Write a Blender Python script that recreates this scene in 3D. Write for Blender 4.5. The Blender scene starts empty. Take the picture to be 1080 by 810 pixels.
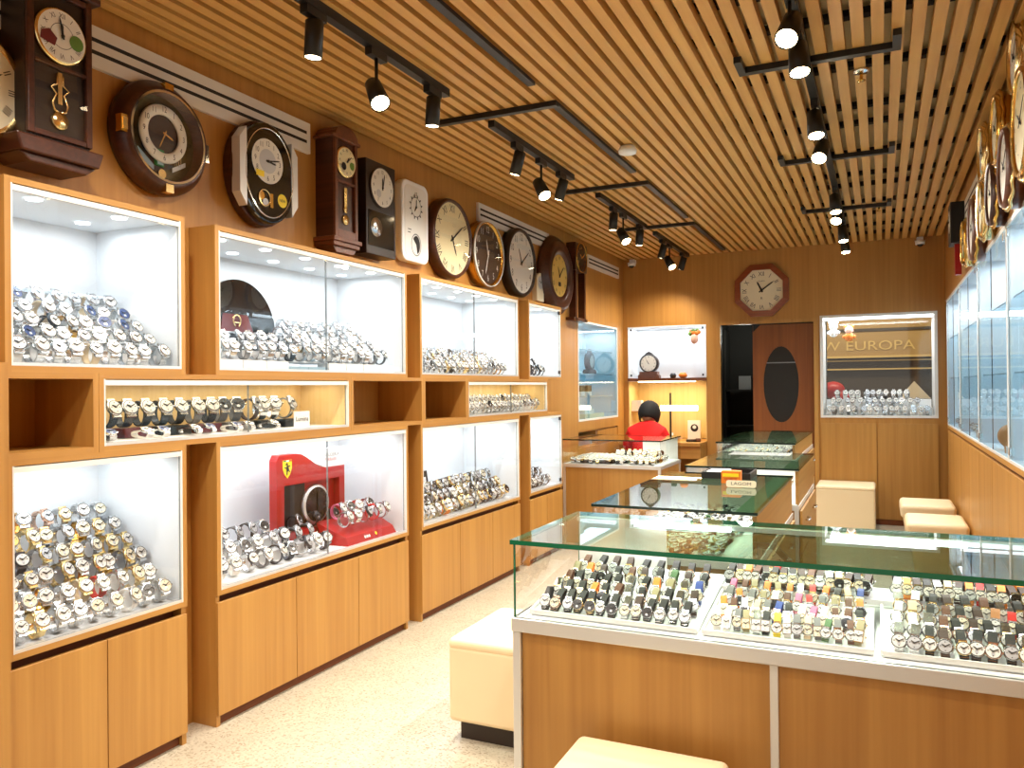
import bpy, math, random
from mathutils import Matrix, Vector
random.seed(7)
C = bpy.context.scene.collection
PI = math.pi
# ------------------------------------------------------------------ materials
def lin(c):
    r = []
    for v in c[:3]:
        v = v / 255.0
        r.append(v / 12.92 if v <= 0.04045 else ((v + 0.055) / 1.055) ** 2.4)
    return (r[0], r[1], r[2], 1.0)
MATS = {}
def pbr(name, col, rough=0.5, metal=0.0, emit=0.0, ecol=None, noise=0.0, nscale=40.0, coat=0.0, bump=0.0):
    if name in MATS: return MATS[name]
    m = bpy.data.materials.new(name); m.use_nodes = True
    nt = m.node_tree; b = nt.nodes['Principled BSDF']
    c = lin(col)
    b.inputs['Base Color'].default_value = c
    b.inputs['Roughness'].default_value = rough
    b.inputs['Metallic'].default_value = metal
    if coat: b.inputs['Coat Weight'].default_value = coat; b.inputs['Coat Roughness'].default_value = 0.08
    if emit:
        b.inputs['Emission Color'].default_value = lin(ecol or col)
        b.inputs['Emission Strength'].default_value = emit
    if noise or bump:
        tc = nt.nodes.new('ShaderNodeTexCoord'); n = nt.nodes.new('ShaderNodeTexNoise')
        n.inputs['Scale'].default_value = nscale; n.inputs['Detail'].default_value = 3
        nt.links.new(tc.outputs['Object'], n.inputs['Vector'])
        if noise:
            mx = nt.nodes.new('ShaderNodeMix'); mx.data_type = 'RGBA'
            mx.inputs[6].default_value = tuple(v * (1 - noise) for v in c[:3]) + (1,)
            mx.inputs[7].default_value = tuple(min(1, v * (1 + noise)) for v in c[:3]) + (1,)
            nt.links.new(n.outputs['Fac'], mx.inputs[0]); nt.links.new(mx.outputs[2], b.inputs['Base Color'])
        if bump:
            bp = nt.nodes.new('ShaderNodeBump'); bp.inputs['Strength'].default_value = bump
            nt.links.new(n.outputs['Fac'], bp.inputs['Height']); nt.links.new(bp.outputs['Normal'], b.inputs['Normal'])
    MATS[name] = m
    return m
def wood(name, c1, c2, axis='z', rough=0.42, s=1.0):
    m = bpy.data.materials.new(name); m.use_nodes = True
    nt = m.node_tree; b = nt.nodes['Principled BSDF']; b.inputs['Roughness'].default_value = rough
    tc = nt.nodes.new('ShaderNodeTexCoord'); mp = nt.nodes.new('ShaderNodeMapping')
    sc = {'z': (34, 34, 0.9), 'y': (34, 0.9, 34), 'x': (0.9, 34, 34)}[axis]
    mp.inputs['Scale'].default_value = tuple(v * s for v in sc)
    n = nt.nodes.new('ShaderNodeTexNoise'); n.inputs['Scale'].default_value = 1.0; n.inputs['Detail'].default_value = 4
    n.inputs['Distortion'].default_value = 0.4
    mp2 = nt.nodes.new('ShaderNodeMapping'); mp2.inputs['Scale'].default_value = tuple(v * s * 0.16 for v in sc)
    n2 = nt.nodes.new('ShaderNodeTexNoise'); n2.inputs['Scale'].default_value = 1.0; n2.inputs['Detail'].default_value = 2
    mxv = nt.nodes.new('ShaderNodeMath'); mxv.operation = 'MULTIPLY_ADD'; mxv.inputs[1].default_value = 0.55
    mul = nt.nodes.new('ShaderNodeMath'); mul.operation = 'MULTIPLY'; mul.inputs[1].default_value = 0.45
    r = nt.nodes.new('ShaderNodeValToRGB')
    r.color_ramp.elements[0].position = 0.32; r.color_ramp.elements[0].color = lin(c1)
    r.color_ramp.elements[1].position = 0.68; r.color_ramp.elements[1].color = lin(c2)
    L = nt.links.new
    L(tc.outputs['Object'], mp.inputs['Vector']); L(mp.outputs['Vector'], n.inputs['Vector'])
    L(tc.outputs['Object'], mp2.inputs['Vector']); L(mp2.outputs['Vector'], n2.inputs['Vector'])
    L(n.outputs['Fac'], mxv.inputs[0]); L(n2.outputs['Fac'], mul.inputs[0]); L(mul.outputs[0], mxv.inputs[2])
    L(mxv.outputs[0], r.inputs['Fac']); L(r.outputs['Color'], b.inputs['Base Color'])
    MATS[name] = m
    return m
def glassmat(name, tint=(255, 255, 255), ior=1.45, refl=1.0):
    m = bpy.data.materials.new(name); m.use_nodes = True
    nt = m.node_tree; nt.nodes.clear()
    o = nt.nodes.new('ShaderNodeOutputMaterial'); mx = nt.nodes.new('ShaderNodeMixShader')
    t = nt.nodes.new('ShaderNodeBsdfTransparent'); g = nt.nodes.new('ShaderNodeBsdfGlossy')
    f = nt.nodes.new('ShaderNodeFresnel'); f.inputs['IOR'].default_value = ior
    k = nt.nodes.new('ShaderNodeMath'); k.operation = 'MULTIPLY'; k.inputs[1].default_value = refl
    t.inputs['Color'].default_value = lin(tint); g.inputs['Roughness'].default_value = 0.0
    g.inputs['Color'].default_value = (1, 1, 1, 1)
    L = nt.links.new
    gm = nt.nodes.new('ShaderNodeNewGeometry'); bf = nt.nodes.new('ShaderNodeMath'); bf.operation = 'SUBTRACT'; bf.inputs[0].default_value = 1.0
    k2 = nt.nodes.new('ShaderNodeMath'); k2.operation = 'MULTIPLY'; k2.use_clamp = True
    L(gm.outputs['Backfacing'], bf.inputs[1]); L(k.outputs[0], k2.inputs[0]); L(bf.outputs[0], k2.inputs[1])
    L(f.outputs[0], k.inputs[0]); L(k2.outputs[0], mx.inputs[0]); L(t.outputs[0], mx.inputs[1]); L(g.outputs[0], mx.inputs[2]); L(mx.outputs[0], o.inputs[0])
    MATS[name] = m
    return m
W1, W2 = (168, 118, 56), (194, 145, 74)
wood('wood_z', W1, W2, 'z'); wood('wood_y', W1, W2, 'y'); wood('wood_x', W1, W2, 'x')
wood('wood_wall', (168, 116, 52), (190, 138, 68), 'z')
wood('wood_slat', (198, 146, 76), (222, 174, 100), 'y', 0.5)
wood('wood_dark', (52, 24, 14), (84, 42, 26), 'z', 0.3, 1.6)
wood('wood_mid', (84, 44, 24), (120, 66, 38), 'z', 0.32, 1.6)
wood('wood_black', (26, 15, 11), (46, 28, 20), 'z', 0.35, 1.6)
wood('wood_red', (120, 56, 28), (146, 74, 38), 'x', 0.35, 1.2)
wood('wood_cream', (216, 184, 120), (232, 204, 146), 'z', 0.5)
wood('wood_groove', (96, 46, 12), (120, 62, 20), 'y', 0.6)
pbr('white', (240, 242, 243), 0.55); pbr('lining', (230, 236, 240), 0.6); pbr('paper', (245, 245, 240), 0.7)
pbr('ceil_board', (244, 224, 182), 0.8); pbr('black', (18, 16, 15), 0.45); pbr('black_gloss', (12, 10, 10), 0.12, coat=0.5)
pbr('batten', (30, 17, 10), 0.9)
pbr('alu', (228, 229, 228), 0.3, 0.5); pbr('alu_white', (232, 232, 228), 0.35); pbr('chrome', (230, 230, 230), 0.1, 1.0)
pbr('brass', (214, 168, 84), 0.2, 1.0); pbr('gold', (240, 212, 150), 0.2, 1.0); pbr('rose', (232, 192, 168), 0.2, 1.0)
pbr('steel', (200, 202, 203), 0.22, 1.0, noise=0.45, nscale=260); pbr('steel_dark', (70, 72, 76), 0.3, 1.0)
pbr('grille_dark', (34, 28, 24), 0.7); pbr('grille', (226, 222, 214), 0.45)
pbr('ivory', (232, 222, 192), 0.5); pbr('dial_white', (228, 226, 218), 0.45); pbr('dial_silver', (196, 198, 200), 0.35, 0.4)
pbr('dial_cream', (234, 222, 178), 0.5); pbr('dial_gold', (222, 186, 96), 0.45); pbr('dial_brown', (58, 38, 28), 0.5)
pbr('dial_black', (20, 20, 23), 0.25); pbr('dial_blue', (40, 62, 118), 0.3); pbr('ink', (26, 22, 20), 0.5)
pbr('stool_leather', (244, 224, 184), 0.5, bump=0.04, nscale=300); pbr('plinth_dark', (44, 32, 26), 0.5)
pbr('red', (172, 20, 22), 0.35); pbr('red_shirt', (226, 20, 16), 0.85, noise=0.1, nscale=60); pbr('maroon', (104, 28, 30), 0.4)
pbr('yellow', (250, 222, 30), 0.5); pbr('orange', (240, 132, 36), 0.5); pbr('green', (40, 130, 66), 0.5)
pbr('green_edge', (20, 104, 70), 0.15, emit=0.05); pbr('dark_edge', (24, 40, 34), 0.2); pbr('mirror_edge', (110, 116, 116), 0.3)  # faint glow put into the green glass edge colour
pbr('skin', (206, 152, 118), 0.55); pbr('hair', (16, 12, 11), 0.8, bump=0.8, nscale=70); pbr('trousers', (34, 36, 48), 0.85)
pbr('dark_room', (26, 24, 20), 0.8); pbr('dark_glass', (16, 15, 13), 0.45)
pbr('blue_grey', (150, 176, 190), 0.5); pbr('grey', (130, 132, 134), 0.5); pbr('cushion', (116, 122, 142), 0.7)
pbr('lamp_white', (255, 246, 226), 0.4, emit=9.0, ecol=(255, 232, 190)); pbr('led_cool', (250, 252, 255), 0.4, emit=7.0, ecol=(240, 248, 255))
pbr('led_lens', (255, 240, 210), 0.4, emit=40.0, ecol=(255, 226, 170)); pbr('led_soft', (255, 240, 210), 0.4, emit=20.0, ecol=(255, 230, 185))
pbr('fascia', (150, 122, 70), 0.5); pbr('letters', (192, 164, 98), 0.5); pbr('mall_dark', (52, 42, 28), 0.6)
pbr('clock_panel', (112, 104, 82), 0.2, 0.5, noise=0.5, nscale=25); pbr('leaf', (96, 132, 50), 0.7); pbr('pink', (236, 190, 170), 0.6)
glassmat('glass'); glassmat('glass_top', (226, 238, 230), 1.5); glassmat('glass_mid', (186, 204, 188), 1.5, 0.95); glassmat('glass_blue', (222, 238, 244)); glassmat('glass_right', (232, 240, 244), 1.45, 0.6)
# terrazzo floor
def floor_mat():
    m = bpy.data.materials.new('terrazzo'); m.use_nodes = True
    nt = m.node_tree; b = nt.nodes['Principled BSDF']; b.inputs['Roughness'].default_value = 0.32
    tc = nt.nodes.new('ShaderNodeTexCoord'); L = nt.links.new
    v = nt.nodes.new('ShaderNodeTexVoronoi'); v.inputs['Scale'].default_value = 130
    n = nt.nodes.new('ShaderNodeTexNoise'); n.inputs['Scale'].default_value = 5
    r = nt.nodes.new('ShaderNodeValToRGB'); e = r.color_ramp.elements
    e[0].position = 0.0; e[0].color = lin((158, 144, 118)); e[1].position = 1.0; e[1].color = lin((208, 199, 180))
    x = e.new(0.3); x.color = lin((200, 190, 168))
    sep = nt.nodes.new('ShaderNodeSeparateColor')
    L(tc.outputs['Object'], v.inputs['Vector']); L(tc.outputs['Object'], n.inputs['Vector'])
    L(v.outputs['Color'], sep.inputs[0]); L(sep.outputs[0], r.inputs['Fac'])
    mx = nt.nodes.new('ShaderNodeMix'); mx.data_type = 'RGBA'; mx.blend_type = 'MULTIPLY'; mx.inputs[0].default_value = 0.25
    L(r.outputs['Color'], mx.inputs[6]); L(n.outputs['Fac'], mx.inputs[7]); L(mx.outputs[2], b.inputs['Base Color'])
    MATS['terrazzo'] = m
floor_mat()
# ------------------------------------------------------------------ mesh builder
_TXT = {}
def text_mesh(s):
    if s in _TXT: return _TXT[s]
    cu = bpy.data.curves.new('tmp_text', 'FONT'); cu.body = s; cu.align_x = 'CENTER'; cu.align_y = 'CENTER'; cu.size = 1.0
    cu.resolution_u = 3
    o = bpy.data.objects.new('tmp_text', cu); C.objects.link(o)
    dg = bpy.context.evaluated_depsgraph_get(); dg.update()
    ev = o.evaluated_get(dg); me = ev.to_mesh()
    vs = [tuple(v.co) for v in me.vertices]; fs = [tuple(p.vertices) for p in me.polygons]
    ev.to_mesh_clear(); bpy.data.objects.remove(o); bpy.data.curves.remove(cu)
    _TXT[s] = (vs, fs)
    return _TXT[s]
class MB:
    def __init__(self, *mats):
        self.v = []; self.f = []; self.mi = []; self.sm = []; self.mats = list(mats); self.M = None
    def m(self, name):
        if isinstance(name, int): return name
        if name not in self.mats: self.mats.append(name)
        return self.mats.index(name)
    def add(self, vs, fs, m=0, smooth=False):
        m = self.m(m); k = len(self.v)
        if self.M is not None: vs = [tuple(self.M @ Vector(p)) for p in vs]
        self.v += [tuple(p) for p in vs]
        for f in fs:
            self.f.append(tuple(i + k for i in f)); self.mi.append(m); self.sm.append(smooth)
        return self
    def box(self, x0, x1, y0, y1, z0, z1, m=0, mx=None, my=None, mz=None):
        vs = [(x, y, z) for x in (x0, x1) for y in (y0, y1) for z in (z0, z1)]
        X = [(0, 1, 3, 2), (4, 6, 7, 5)]; Y = [(0, 4, 5, 1), (2, 3, 7, 6)]; Z = [(0, 2, 6, 4), (1, 5, 7, 3)]
        self.add(vs, X, m if mx is None else mx)
        n = len(self.v) - 8
        for fs, mm in ((Y, my), (Z, mz)):
            q = self.m(m if mm is None else mm)
            for f in fs: self.f.append(tuple(i + n for i in f)); self.mi.append(q); self.sm.append(False)
        return self
    def lathe(self, prof, c=(0, 0, 0), n=24, m=0, sx=1.0, sy=1.0, smooth=True, rot=None, closed=False):
        # profile of (r, z) revolved about the local z axis
        vs = []; fs = []
        for r, z in prof:
            for i in range(n):
                a = 2 * PI * i / n
                p = Vector((r * sx * math.cos(a), r * sy * math.sin(a), z))
                if rot is not None: p = rot @ p
                vs.append((p.x + c[0], p.y + c[1], p.z + c[2]))
        k = len(prof)
        for j in range(k if closed else k - 1):
            jj = (j + 1) % k
            for i in range(n):
                a, b = j * n + i, j * n + (i + 1) % n
                fs.append((a, b, jj * n + (i + 1) % n, jj * n + i))
        if not closed:
            fs.append(tuple(range(n - 1, -1, -1))); fs.append(tuple((k - 1) * n + i for i in range(n)))
        return self.add(vs, fs, m, smooth)
    def cyl(self, c, r, h, axis='z', n=20, m=0, r2=None, smooth=False):
        R = {'z': None, 'x': Matrix.Rotation(PI / 2, 3, 'Y'), 'y': Matrix.Rotation(-PI / 2, 3, 'X')}[axis]
        r2 = r if r2 is None else r2
        return self.lathe([(r, 0), (r2, h)], c, n, m, rot=R, smooth=smooth)
    def disc(self, cx, cy, z, r, m=0, n=32, ry=None, a0=0.0):
        ry = r if ry is None else ry
        return self.add([(cx + r * math.cos(a0 + 2 * PI * i / n), cy + ry * math.sin(a0 + 2 * PI * i / n), z) for i in range(n)], [tuple(range(n))], m)
    def ring(self, cx, cy, z, r0, r1, m=0, n=32, sy=1.0):
        vs = []
        for r in (r0, r1):
            vs += [(cx + r * math.cos(2 * PI * i / n), cy + r * sy * math.sin(2 * PI * i / n), z) for i in range(n)]
        return self.add(vs, [(i, n + i, n + (i + 1) % n, (i + 1) % n) for i in range(n)], m)
    def prism(self, poly, z0, z1, m=0, mside=None):
        n = len(poly)
        vs = [(x, y, z0) for x, y in poly] + [(x, y, z1) for x, y in poly]
        self.add(vs, [tuple(range(n - 1, -1, -1)), tuple(range(n, 2 * n))], m)
        k = len(self.v) - 2 * n; q = self.m(m if mside is None else mside)
        for i in range(n):
            j = (i + 1) % n
            self.f.append((k + i, k + j, k + n + j, k + n + i)); self.mi.append(q); self.sm.append(False)
        return self
    def tube(self, pts, r, n=8, m=0):
        pts = [Vector(p) for p in pts]; vs = []; fs = []
        rr = r if isinstance(r, (list, tuple)) else [r] * len(pts)
        for i, p in enumerate(pts):
            d = (pts[min(i + 1, len(pts) - 1)] - pts[max(i - 1, 0)]).normalized()
            u = d.cross(Vector((0, 0, 1)) if abs(d.z) < 0.9 else Vector((1, 0, 0))).normalized(); w = d.cross(u)
            for k in range(n):
                a = 2 * PI * k / n
                vs.append(tuple(p + (u * math.cos(a) + w * math.sin(a)) * rr[i]))
        for i in range(len(pts) - 1):
            for k in range(n):
                fs.append((i * n + k, i * n + (k + 1) % n, (i + 1) * n + (k + 1) % n, (i + 1) * n + k))
        fs.append(tuple(range(n - 1, -1, -1))); fs.append(tuple((len(pts) - 1) * n + k for k in range(n)))
        return self.add(vs, fs, m, True)
    def ball(self, c, r, m=0, n=16, k=10, sx=1, sy=1, sz=1):
        prof = [(r * math.sin(PI * i / k) + 1e-5, -r * sz * math.cos(PI * i / k)) for i in range(k + 1)]
        return self.lathe(prof, c, n, m, sx, sy)
    def text(self, s, cx, cy, z, size, m=0, ang=0.0, sx=1.0):
        vs, fs = text_mesh(s); ca, sa = math.cos(ang), math.sin(ang)
        return self.add([(cx + (x * sx * ca - y * sa) * size, cy + (x * sx * sa + y * ca) * size, z) for x, y, _ in vs], fs, m)
    def hand(self, cx, cy, z, ang, ln, w, m=0, tail=0.2):
        # clock hand, ang in clockwise degrees from 12
        a = math.radians(90 - ang); d = (math.cos(a), math.sin(a)); p = (-d[1], d[0])
        t = -ln * tail
        pts = [(t, -w / 2), (ln * 0.8, -w / 2), (ln, 0), (ln * 0.8, w / 2), (t, w / 2)]
        return self.prism([(cx + d[0] * u + p[0] * q, cy + d[1] * u + p[1] * q) for u, q in pts], z, z + 0.002, m)
    def build(self, name, parent=None, local=False, bevel=0.0, seg=2, subsurf=0, kind=None):
        me = bpy.data.meshes.new(name)
        off = Vector((0, 0, 0))
        if parent is not None and not local:
            off = ORG[parent.name]
        me.from_pydata([(p[0] - off[0], p[1] - off[1], p[2] - off[2]) for p in self.v], [], self.f)
        for mn in self.mats: me.materials.append(MATS[mn])
        me.polygons.foreach_set('material_index', self.mi)
        me.polygons.foreach_set('use_smooth', self.sm)
        me.validate(); me.update()
        o = bpy.data.objects.new(name, me); C.objects.link(o)
        if parent is not None:
            o.parent = parent
            ORG[o.name] = off
        else:
            ORG[o.name] = Vector((0, 0, 0))
        if bevel:
            b = o.modifiers.new('bevel', 'BEVEL'); b.width = bevel; b.segments = seg; b.limit_method = 'ANGLE'; b.angle_limit = 0.7
        if subsurf:
            b = o.modifiers.new('sub', 'SUBSURF'); b.levels = subsurf; b.render_levels = subsurf
        if kind: o['kind'] = kind
        return o
ORG = {}
def tag(o, label, cat, group=None, kind=None):
    o['label'] = label; o['category'] = cat
    if group: o['group'] = group
    if kind: o['kind'] = kind
    return o
def thing(name, loc, label, cat, group=None, rot=None):
    o = bpy.data.objects.new(name, None); C.objects.link(o)
    o.empty_display_size = 0.05
    if rot is not None: o.matrix_world = Matrix.Translation(loc) @ rot
    else: o.location = loc
    ORG[o.name] = Vector(loc)
    return tag(o, label, cat, group)
def single(mb, name, label, cat, group=None, **kw):
    # one-mesh thing: origin moved to the base of its bounding box
    xs, ys, zs = zip(*mb.v)
    b = Vector(((min(xs) + max(xs)) / 2, (min(ys) + max(ys)) / 2, min(zs)))
    mb.v = [(p[0] - b.x, p[1] - b.y, p[2] - b.z) for p in mb.v]
    o = mb.build(name, **kw); o.location = b; ORG[o.name] = b
    return tag(o, label, cat, group)
def R4(x, y, z):
    return Matrix(((x[0], y[0], z[0], 0), (x[1], y[1], z[1], 0), (x[2], y[2], z[2], 0), (0, 0, 0, 1)))
ON_LEFT = R4((0, 1, 0), (0, 0, 1), (1, 0, 0))      # local z out of the left wall, local y up
ON_BACK = R4((1, 0, 0), (0, 0, 1), (0, -1, 0))
ON_RIGHT = R4((0, -1, 0), (0, 0, 1), (-1, 0, 0))
def holes(u0, u1, w0, w1, hs):
    # split a rectangle with rectangular openings into plain rectangles
    us = sorted({u0, u1, *[h[0] for h in hs], *[h[1] for h in hs]}); out = []
    for a, b in zip(us, us[1:]):
        mid = (a + b) / 2; cuts = sorted((h[2], h[3]) for h in hs if h[0] < mid < h[1]); z = w0
        for c, d in cuts:
            if c > z: out.append((a, b, z, c))
            z = max(z, d)
        if z < w1: out.append((a, b, z, w1))
    return out
def light(name, kind, loc, energy, col=(1, 1, 1), size=0.1, sizey=None, target=None, angle=90, blend=0.6, parent=None):
    l = bpy.data.lights.new(name, kind); l.energy = energy; l.color = col
    if kind == 'AREA':
        l.shape = 'RECTANGLE'; l.size = size; l.size_y = sizey or size
    else:
        l.shadow_soft_size = size
    if kind == 'SPOT': l.spot_size = math.radians(angle); l.spot_blend = blend
    o = bpy.data.objects.new(name, l); C.objects.link(o); o.location = loc
    if target is not None:
        o.rotation_euler = (Vector(target) - Vector(loc)).to_track_quat('-Z', 'Y').to_euler()
    if parent is not None:
        o.parent = parent; o.location = Vector(loc) - ORG[parent.name]
    return o
# ------------------------------------------------------------------ the setting
XW, XF, YB, ZC, XR = -2.84, -2.684, 9.38, 3.04, 0.614
MB('terrazzo').box(-4.2, 2.4, -2.5, 10.95, -0.1, 0.0).build('floor', kind='structure')
U = [(1.72, 2.49), (2.66, 4.24), (4.395, 5.94), (6.135, 6.895)]
wl = MB('wood_wall')
for a, b, c, d in holes(1.6, 9.5, 0, ZC + 0.11, [(u[0] - 0.002, u[1] + 0.002, 0, 2.242) for u in U] + [(2.07, 3.66, 1.26, 1.57), (3.66, 4.44, 1.26, 1.57), (4.44, 5.03, 1.26, 1.57), (5.03, 6.56, 1.26, 1.57), (7.76, 9.12, 1.14, 2.2), (7.76, 9.12, 0.86, 1.04)]):
    wl.box(XW - 0.03, XW, a, b, c, d)
wl.box(XW - 0.03, XW, -2.5, 1.6, 0, ZC + 0.11)
wl.build('wall_left', kind='structure')
wb = MB('wood_wall')
for a, b, c, d in holes(-2.9, 1.1, 0, ZC + 0.11, [(-2.785, -1.84, 0.86, 2.22), (-1.675, -0.664, 0, 2.2), (-0.6, 0.545, 1.14, 2.26)]):
    wb.box(a, b, YB, YB + 0.05, c, d)
wb.build('wall_back', kind='structure')
MB('wood_wall').box(XR + 0.006, XR + 0.05, -2.5, YB, 2.35, ZC + 0.11).box(XR + 0.4, XR + 0.43, -2.5, YB, 0, 2.35).build('wall_right', kind='structure')
MB('ceil_board').box(-4.2, 2.4, -2.5, 10.95, ZC + 0.10, ZC + 0.16).build('ceiling', kind='structure')
# slats run the length of the shop, dark battens across above them
sl = MB('wood_slat')
x = XW + 0.02
while x + 0.05 < XR + 0.02:
    sl.box(x, x + 0.05, -2.5, YB - 0.005, ZC, ZC + 0.05); x += 0.08
sl.build('ceiling_slats', kind='structure')
bt = MB('batten')
for y in (-1.9, -1.3, -0.7, -0.1, 0.5, 1.1, 1.75, 2.1, 2.75, 3.4, 3.75, 4.35, 4.98, 5.32, 5.98, 6.6, 6.95, 7.6, 8.15, 8.72, 9.2):
    bt.box(XW, XR, y - 0.025, y + 0.025, ZC + 0.051, ZC + 0.08)
bt.build('ceiling_battens', kind='structure')
tr = MB('black')
for y, x0, x1 in ((3.98, -0.61, 0.1), (5.75, -0.61, 0.1), (7.45, -0.61, 0.1)):
    tr.box(x0, x1, y - 0.02, y + 0.02, ZC - 0.03, ZC - 0.001)
    for xx in (x0, x1 - 0.035): tr.box(xx, xx + 0.035, y - 0.16, y - 0.02, ZC - 0.03, ZC - 0.001)
tr.build('trim_1', kind='structure')
tr = MB('black')
for y in (3.98, 5.83, 7.48): tr.box(-2.3, -1.56, y - 0.018, y + 0.018, ZC - 0.03, ZC - 0.001)
for y0, y1 in ((1.2, 3.68), (3.98, 5.5), (5.83, 7.2), (7.48, 9.1)): tr.box(-1.6, -1.56, y0, y1, ZC - 0.02, ZC - 0.001)
tr.build('trim_2', kind='structure')
MB('wood_y').box(XR + 0.002, XR + 0.05, 3.0, YB, 2.3505, 2.372, 'wood_y').build('trim_3', kind='structure')
MB('wood_z').box(-2.66, -2.62, 1.5, 1.69, 0, 1.6).box(-2.84, -2.66, 1.5, 1.69, 0, 1.6).build('trim_4', kind='structure')
# ------------------------------------------------------------------ left wall cabinets
XI = -3.2      # back of the showcases
def downlights(root, pts, z, r=0.028):
    for x, y in pts:
        m = MB('alu_white', 'led_cool'); m.ring(x, y, z - 0.002, r, r * 1.25, 'alu_white', 20); m.disc(x, y, z - 0.003, r, 'led_cool', 20)
        m.build('downlight', root)
def case(root, y0, y1, z0, z1, lining='lining', npane=2, rail=True, hinge=False, back=XI):
    t = 0.022
    m = MB('wood_y')
    m.box(back, XF, y0, y0 + t, z0, z1, 'wood_z').box(back, XF, y1 - t, y1, z0, z1, 'wood_z')
    m.box(back, XF, y0 + t, y1 - t, z0, z0 + t, 'wood_y').box(back, XF, y0 + t, y1 - t, z1 - t, z1, 'wood_y')
    m.box(back - 0.012, back, y0, y1, z0, z1, 'wood_z')
    m.build('carcass', root)
    a, b, c, d = y0 + t, y1 - t, z0 + t, z1 - t
    m = MB(lining); e = 0.004; xf = XF - 0.02
    m.box(back, back + e, a, b, c, d).box(back + e, xf, a, a + e, c, d).box(back + e, xf, b - e, b, c, d)
    m.box(back + e, xf, a + e, b - e, d - e, d).box(back + e, xf, a + e, b - e, c, c + e, 'white')
    m.build('lining', root)
    if rail:
        MB('alu_white').box(xf - 0.012, XF - 0.001, a, b, d - 0.024, d - 0.004).box(xf - 0.012, XF - 0.001, a, b, c, c + 0.012, 'alu').box(xf, XF + 0.0005, a, a + 0.006, c, d).box(xf, XF + 0.0005, b - 0.006, b, c, d).build('track', root)
    for i in range(npane):
        p0 = a + (b - a) * i / npane; p1 = a + (b - a) * (i + 1) / npane
        xg = XF - 0.008 - 0.007 * (i % 2)
        MB('glass').box(xg - 0.005, xg, p0 + 0.007, p1 - (0.007 if i == npane - 1 else -0.006), c + 0.012, d - 0.024, 'glass', my='mirror_edge', mz='mirror_edge').build('glass_pane', root)
    if hinge:
        for z in (c + 0.03, d - 0.05): MB('steel_dark').box(XF - 0.003, XF + 0.004, b - 0.06, b - 0.015, z, z + 0.03).build('hinge', root)
    return a, b, c, d
which = ['nearest', 'second', 'third', 'farthest']
NAMEU = ['nearest single-pane', 'second, red display inside', 'third, strap watches inside', 'farthest narrow']
low_labels = ['nearest lower wood cabinet with one glass pane over two doors, stepped pile of pale watches',
              'wide lower cabinet holding the red sports display, three oak doors below sliding glass',
              'lower wood cabinet with rows of dark strap watches behind sliding glass, three doors',
              'narrow lower cabinet farthest along left wall, single glass pane over two doors']
up_labels = ['nearest upper showcase, single pane over a pile of silver watches',
             'upper showcase with the black half-round display, white lining and sliding glass',
             'upper showcase with mostly empty white interior and low rows of steel watches',
             'narrow farthest upper showcase holding a few watches at one end']
for i, (y0, y1) in enumerate(U):
    np_ = [1, 2, 2, 1][i]; nd = [2, 3, 3, 2][i]
    r = thing('display_cabinet', (XF, (y0 + y1) / 2, 0), low_labels[i], 'display cabinet', 'lower display cabinets on the left wall')
    a, b, c, d = case(r, y0, y1, 0.585, 1.27, npane=np_, hinge=(i == 3))
    MB('wood_z').box(XI, XF - 0.03, y0 + 0.022, y1 - 0.022, 0.0, 0.05, 'wood_groove').box(XI, XF - 0.012, y0, y0 + 0.022, 0, 0.585).box(XI, XF - 0.012, y1 - 0.022, y1, 0, 0.585).build('plinth', r)
    MB('wood_groove').box(XI + 0.1, XF - 0.06, y0 + 0.022, y1 - 0.022, 0.05, 0.584).build('groove', r)
    for k in range(nd):
        p0 = y0 + (y1 - y0) * k / nd; p1 = y0 + (y1 - y0) * (k + 1) / nd
        MB('wood_z').box(XF - 0.02, XF - 0.0005, p0 + 0.002, p1 - 0.002, 0.05, 0.553).build('door', r, bevel=0.001, seg=1)
    light('case_light', 'AREA', (-2.93, (a + b) / 2, d - 0.02), 4.6 * (b - a), (0.93, 0.97, 1.0), 0.3, b - a - 0.1, target=(-2.93, (a + b) / 2, 0), parent=r)
    u = thing('wall_showcase', (XF, (y0 + y1) / 2, 1.57), up_labels[i], 'showcase', 'upper showcases on the left wall')
    a, b, c, d = case(u, y0, y1, 1.57, 2.24, npane=np_, hinge=(i == 3))
    n = max(2, round((b - a) / 0.3))
    downlights(u, [(xx, a + (k + 0.5) * (b - a) / n) for k in range(n) for xx in (-2.83, -3.05)], d - 0.005)
    light('case_light', 'AREA', (-2.93, (a + b) / 2, d - 0.02), 4.3 * (b - a), (0.93, 0.97, 1.0), 0.3, b - a - 0.1, target=(-2.93, (a + b) / 2, 0), parent=u)
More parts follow.
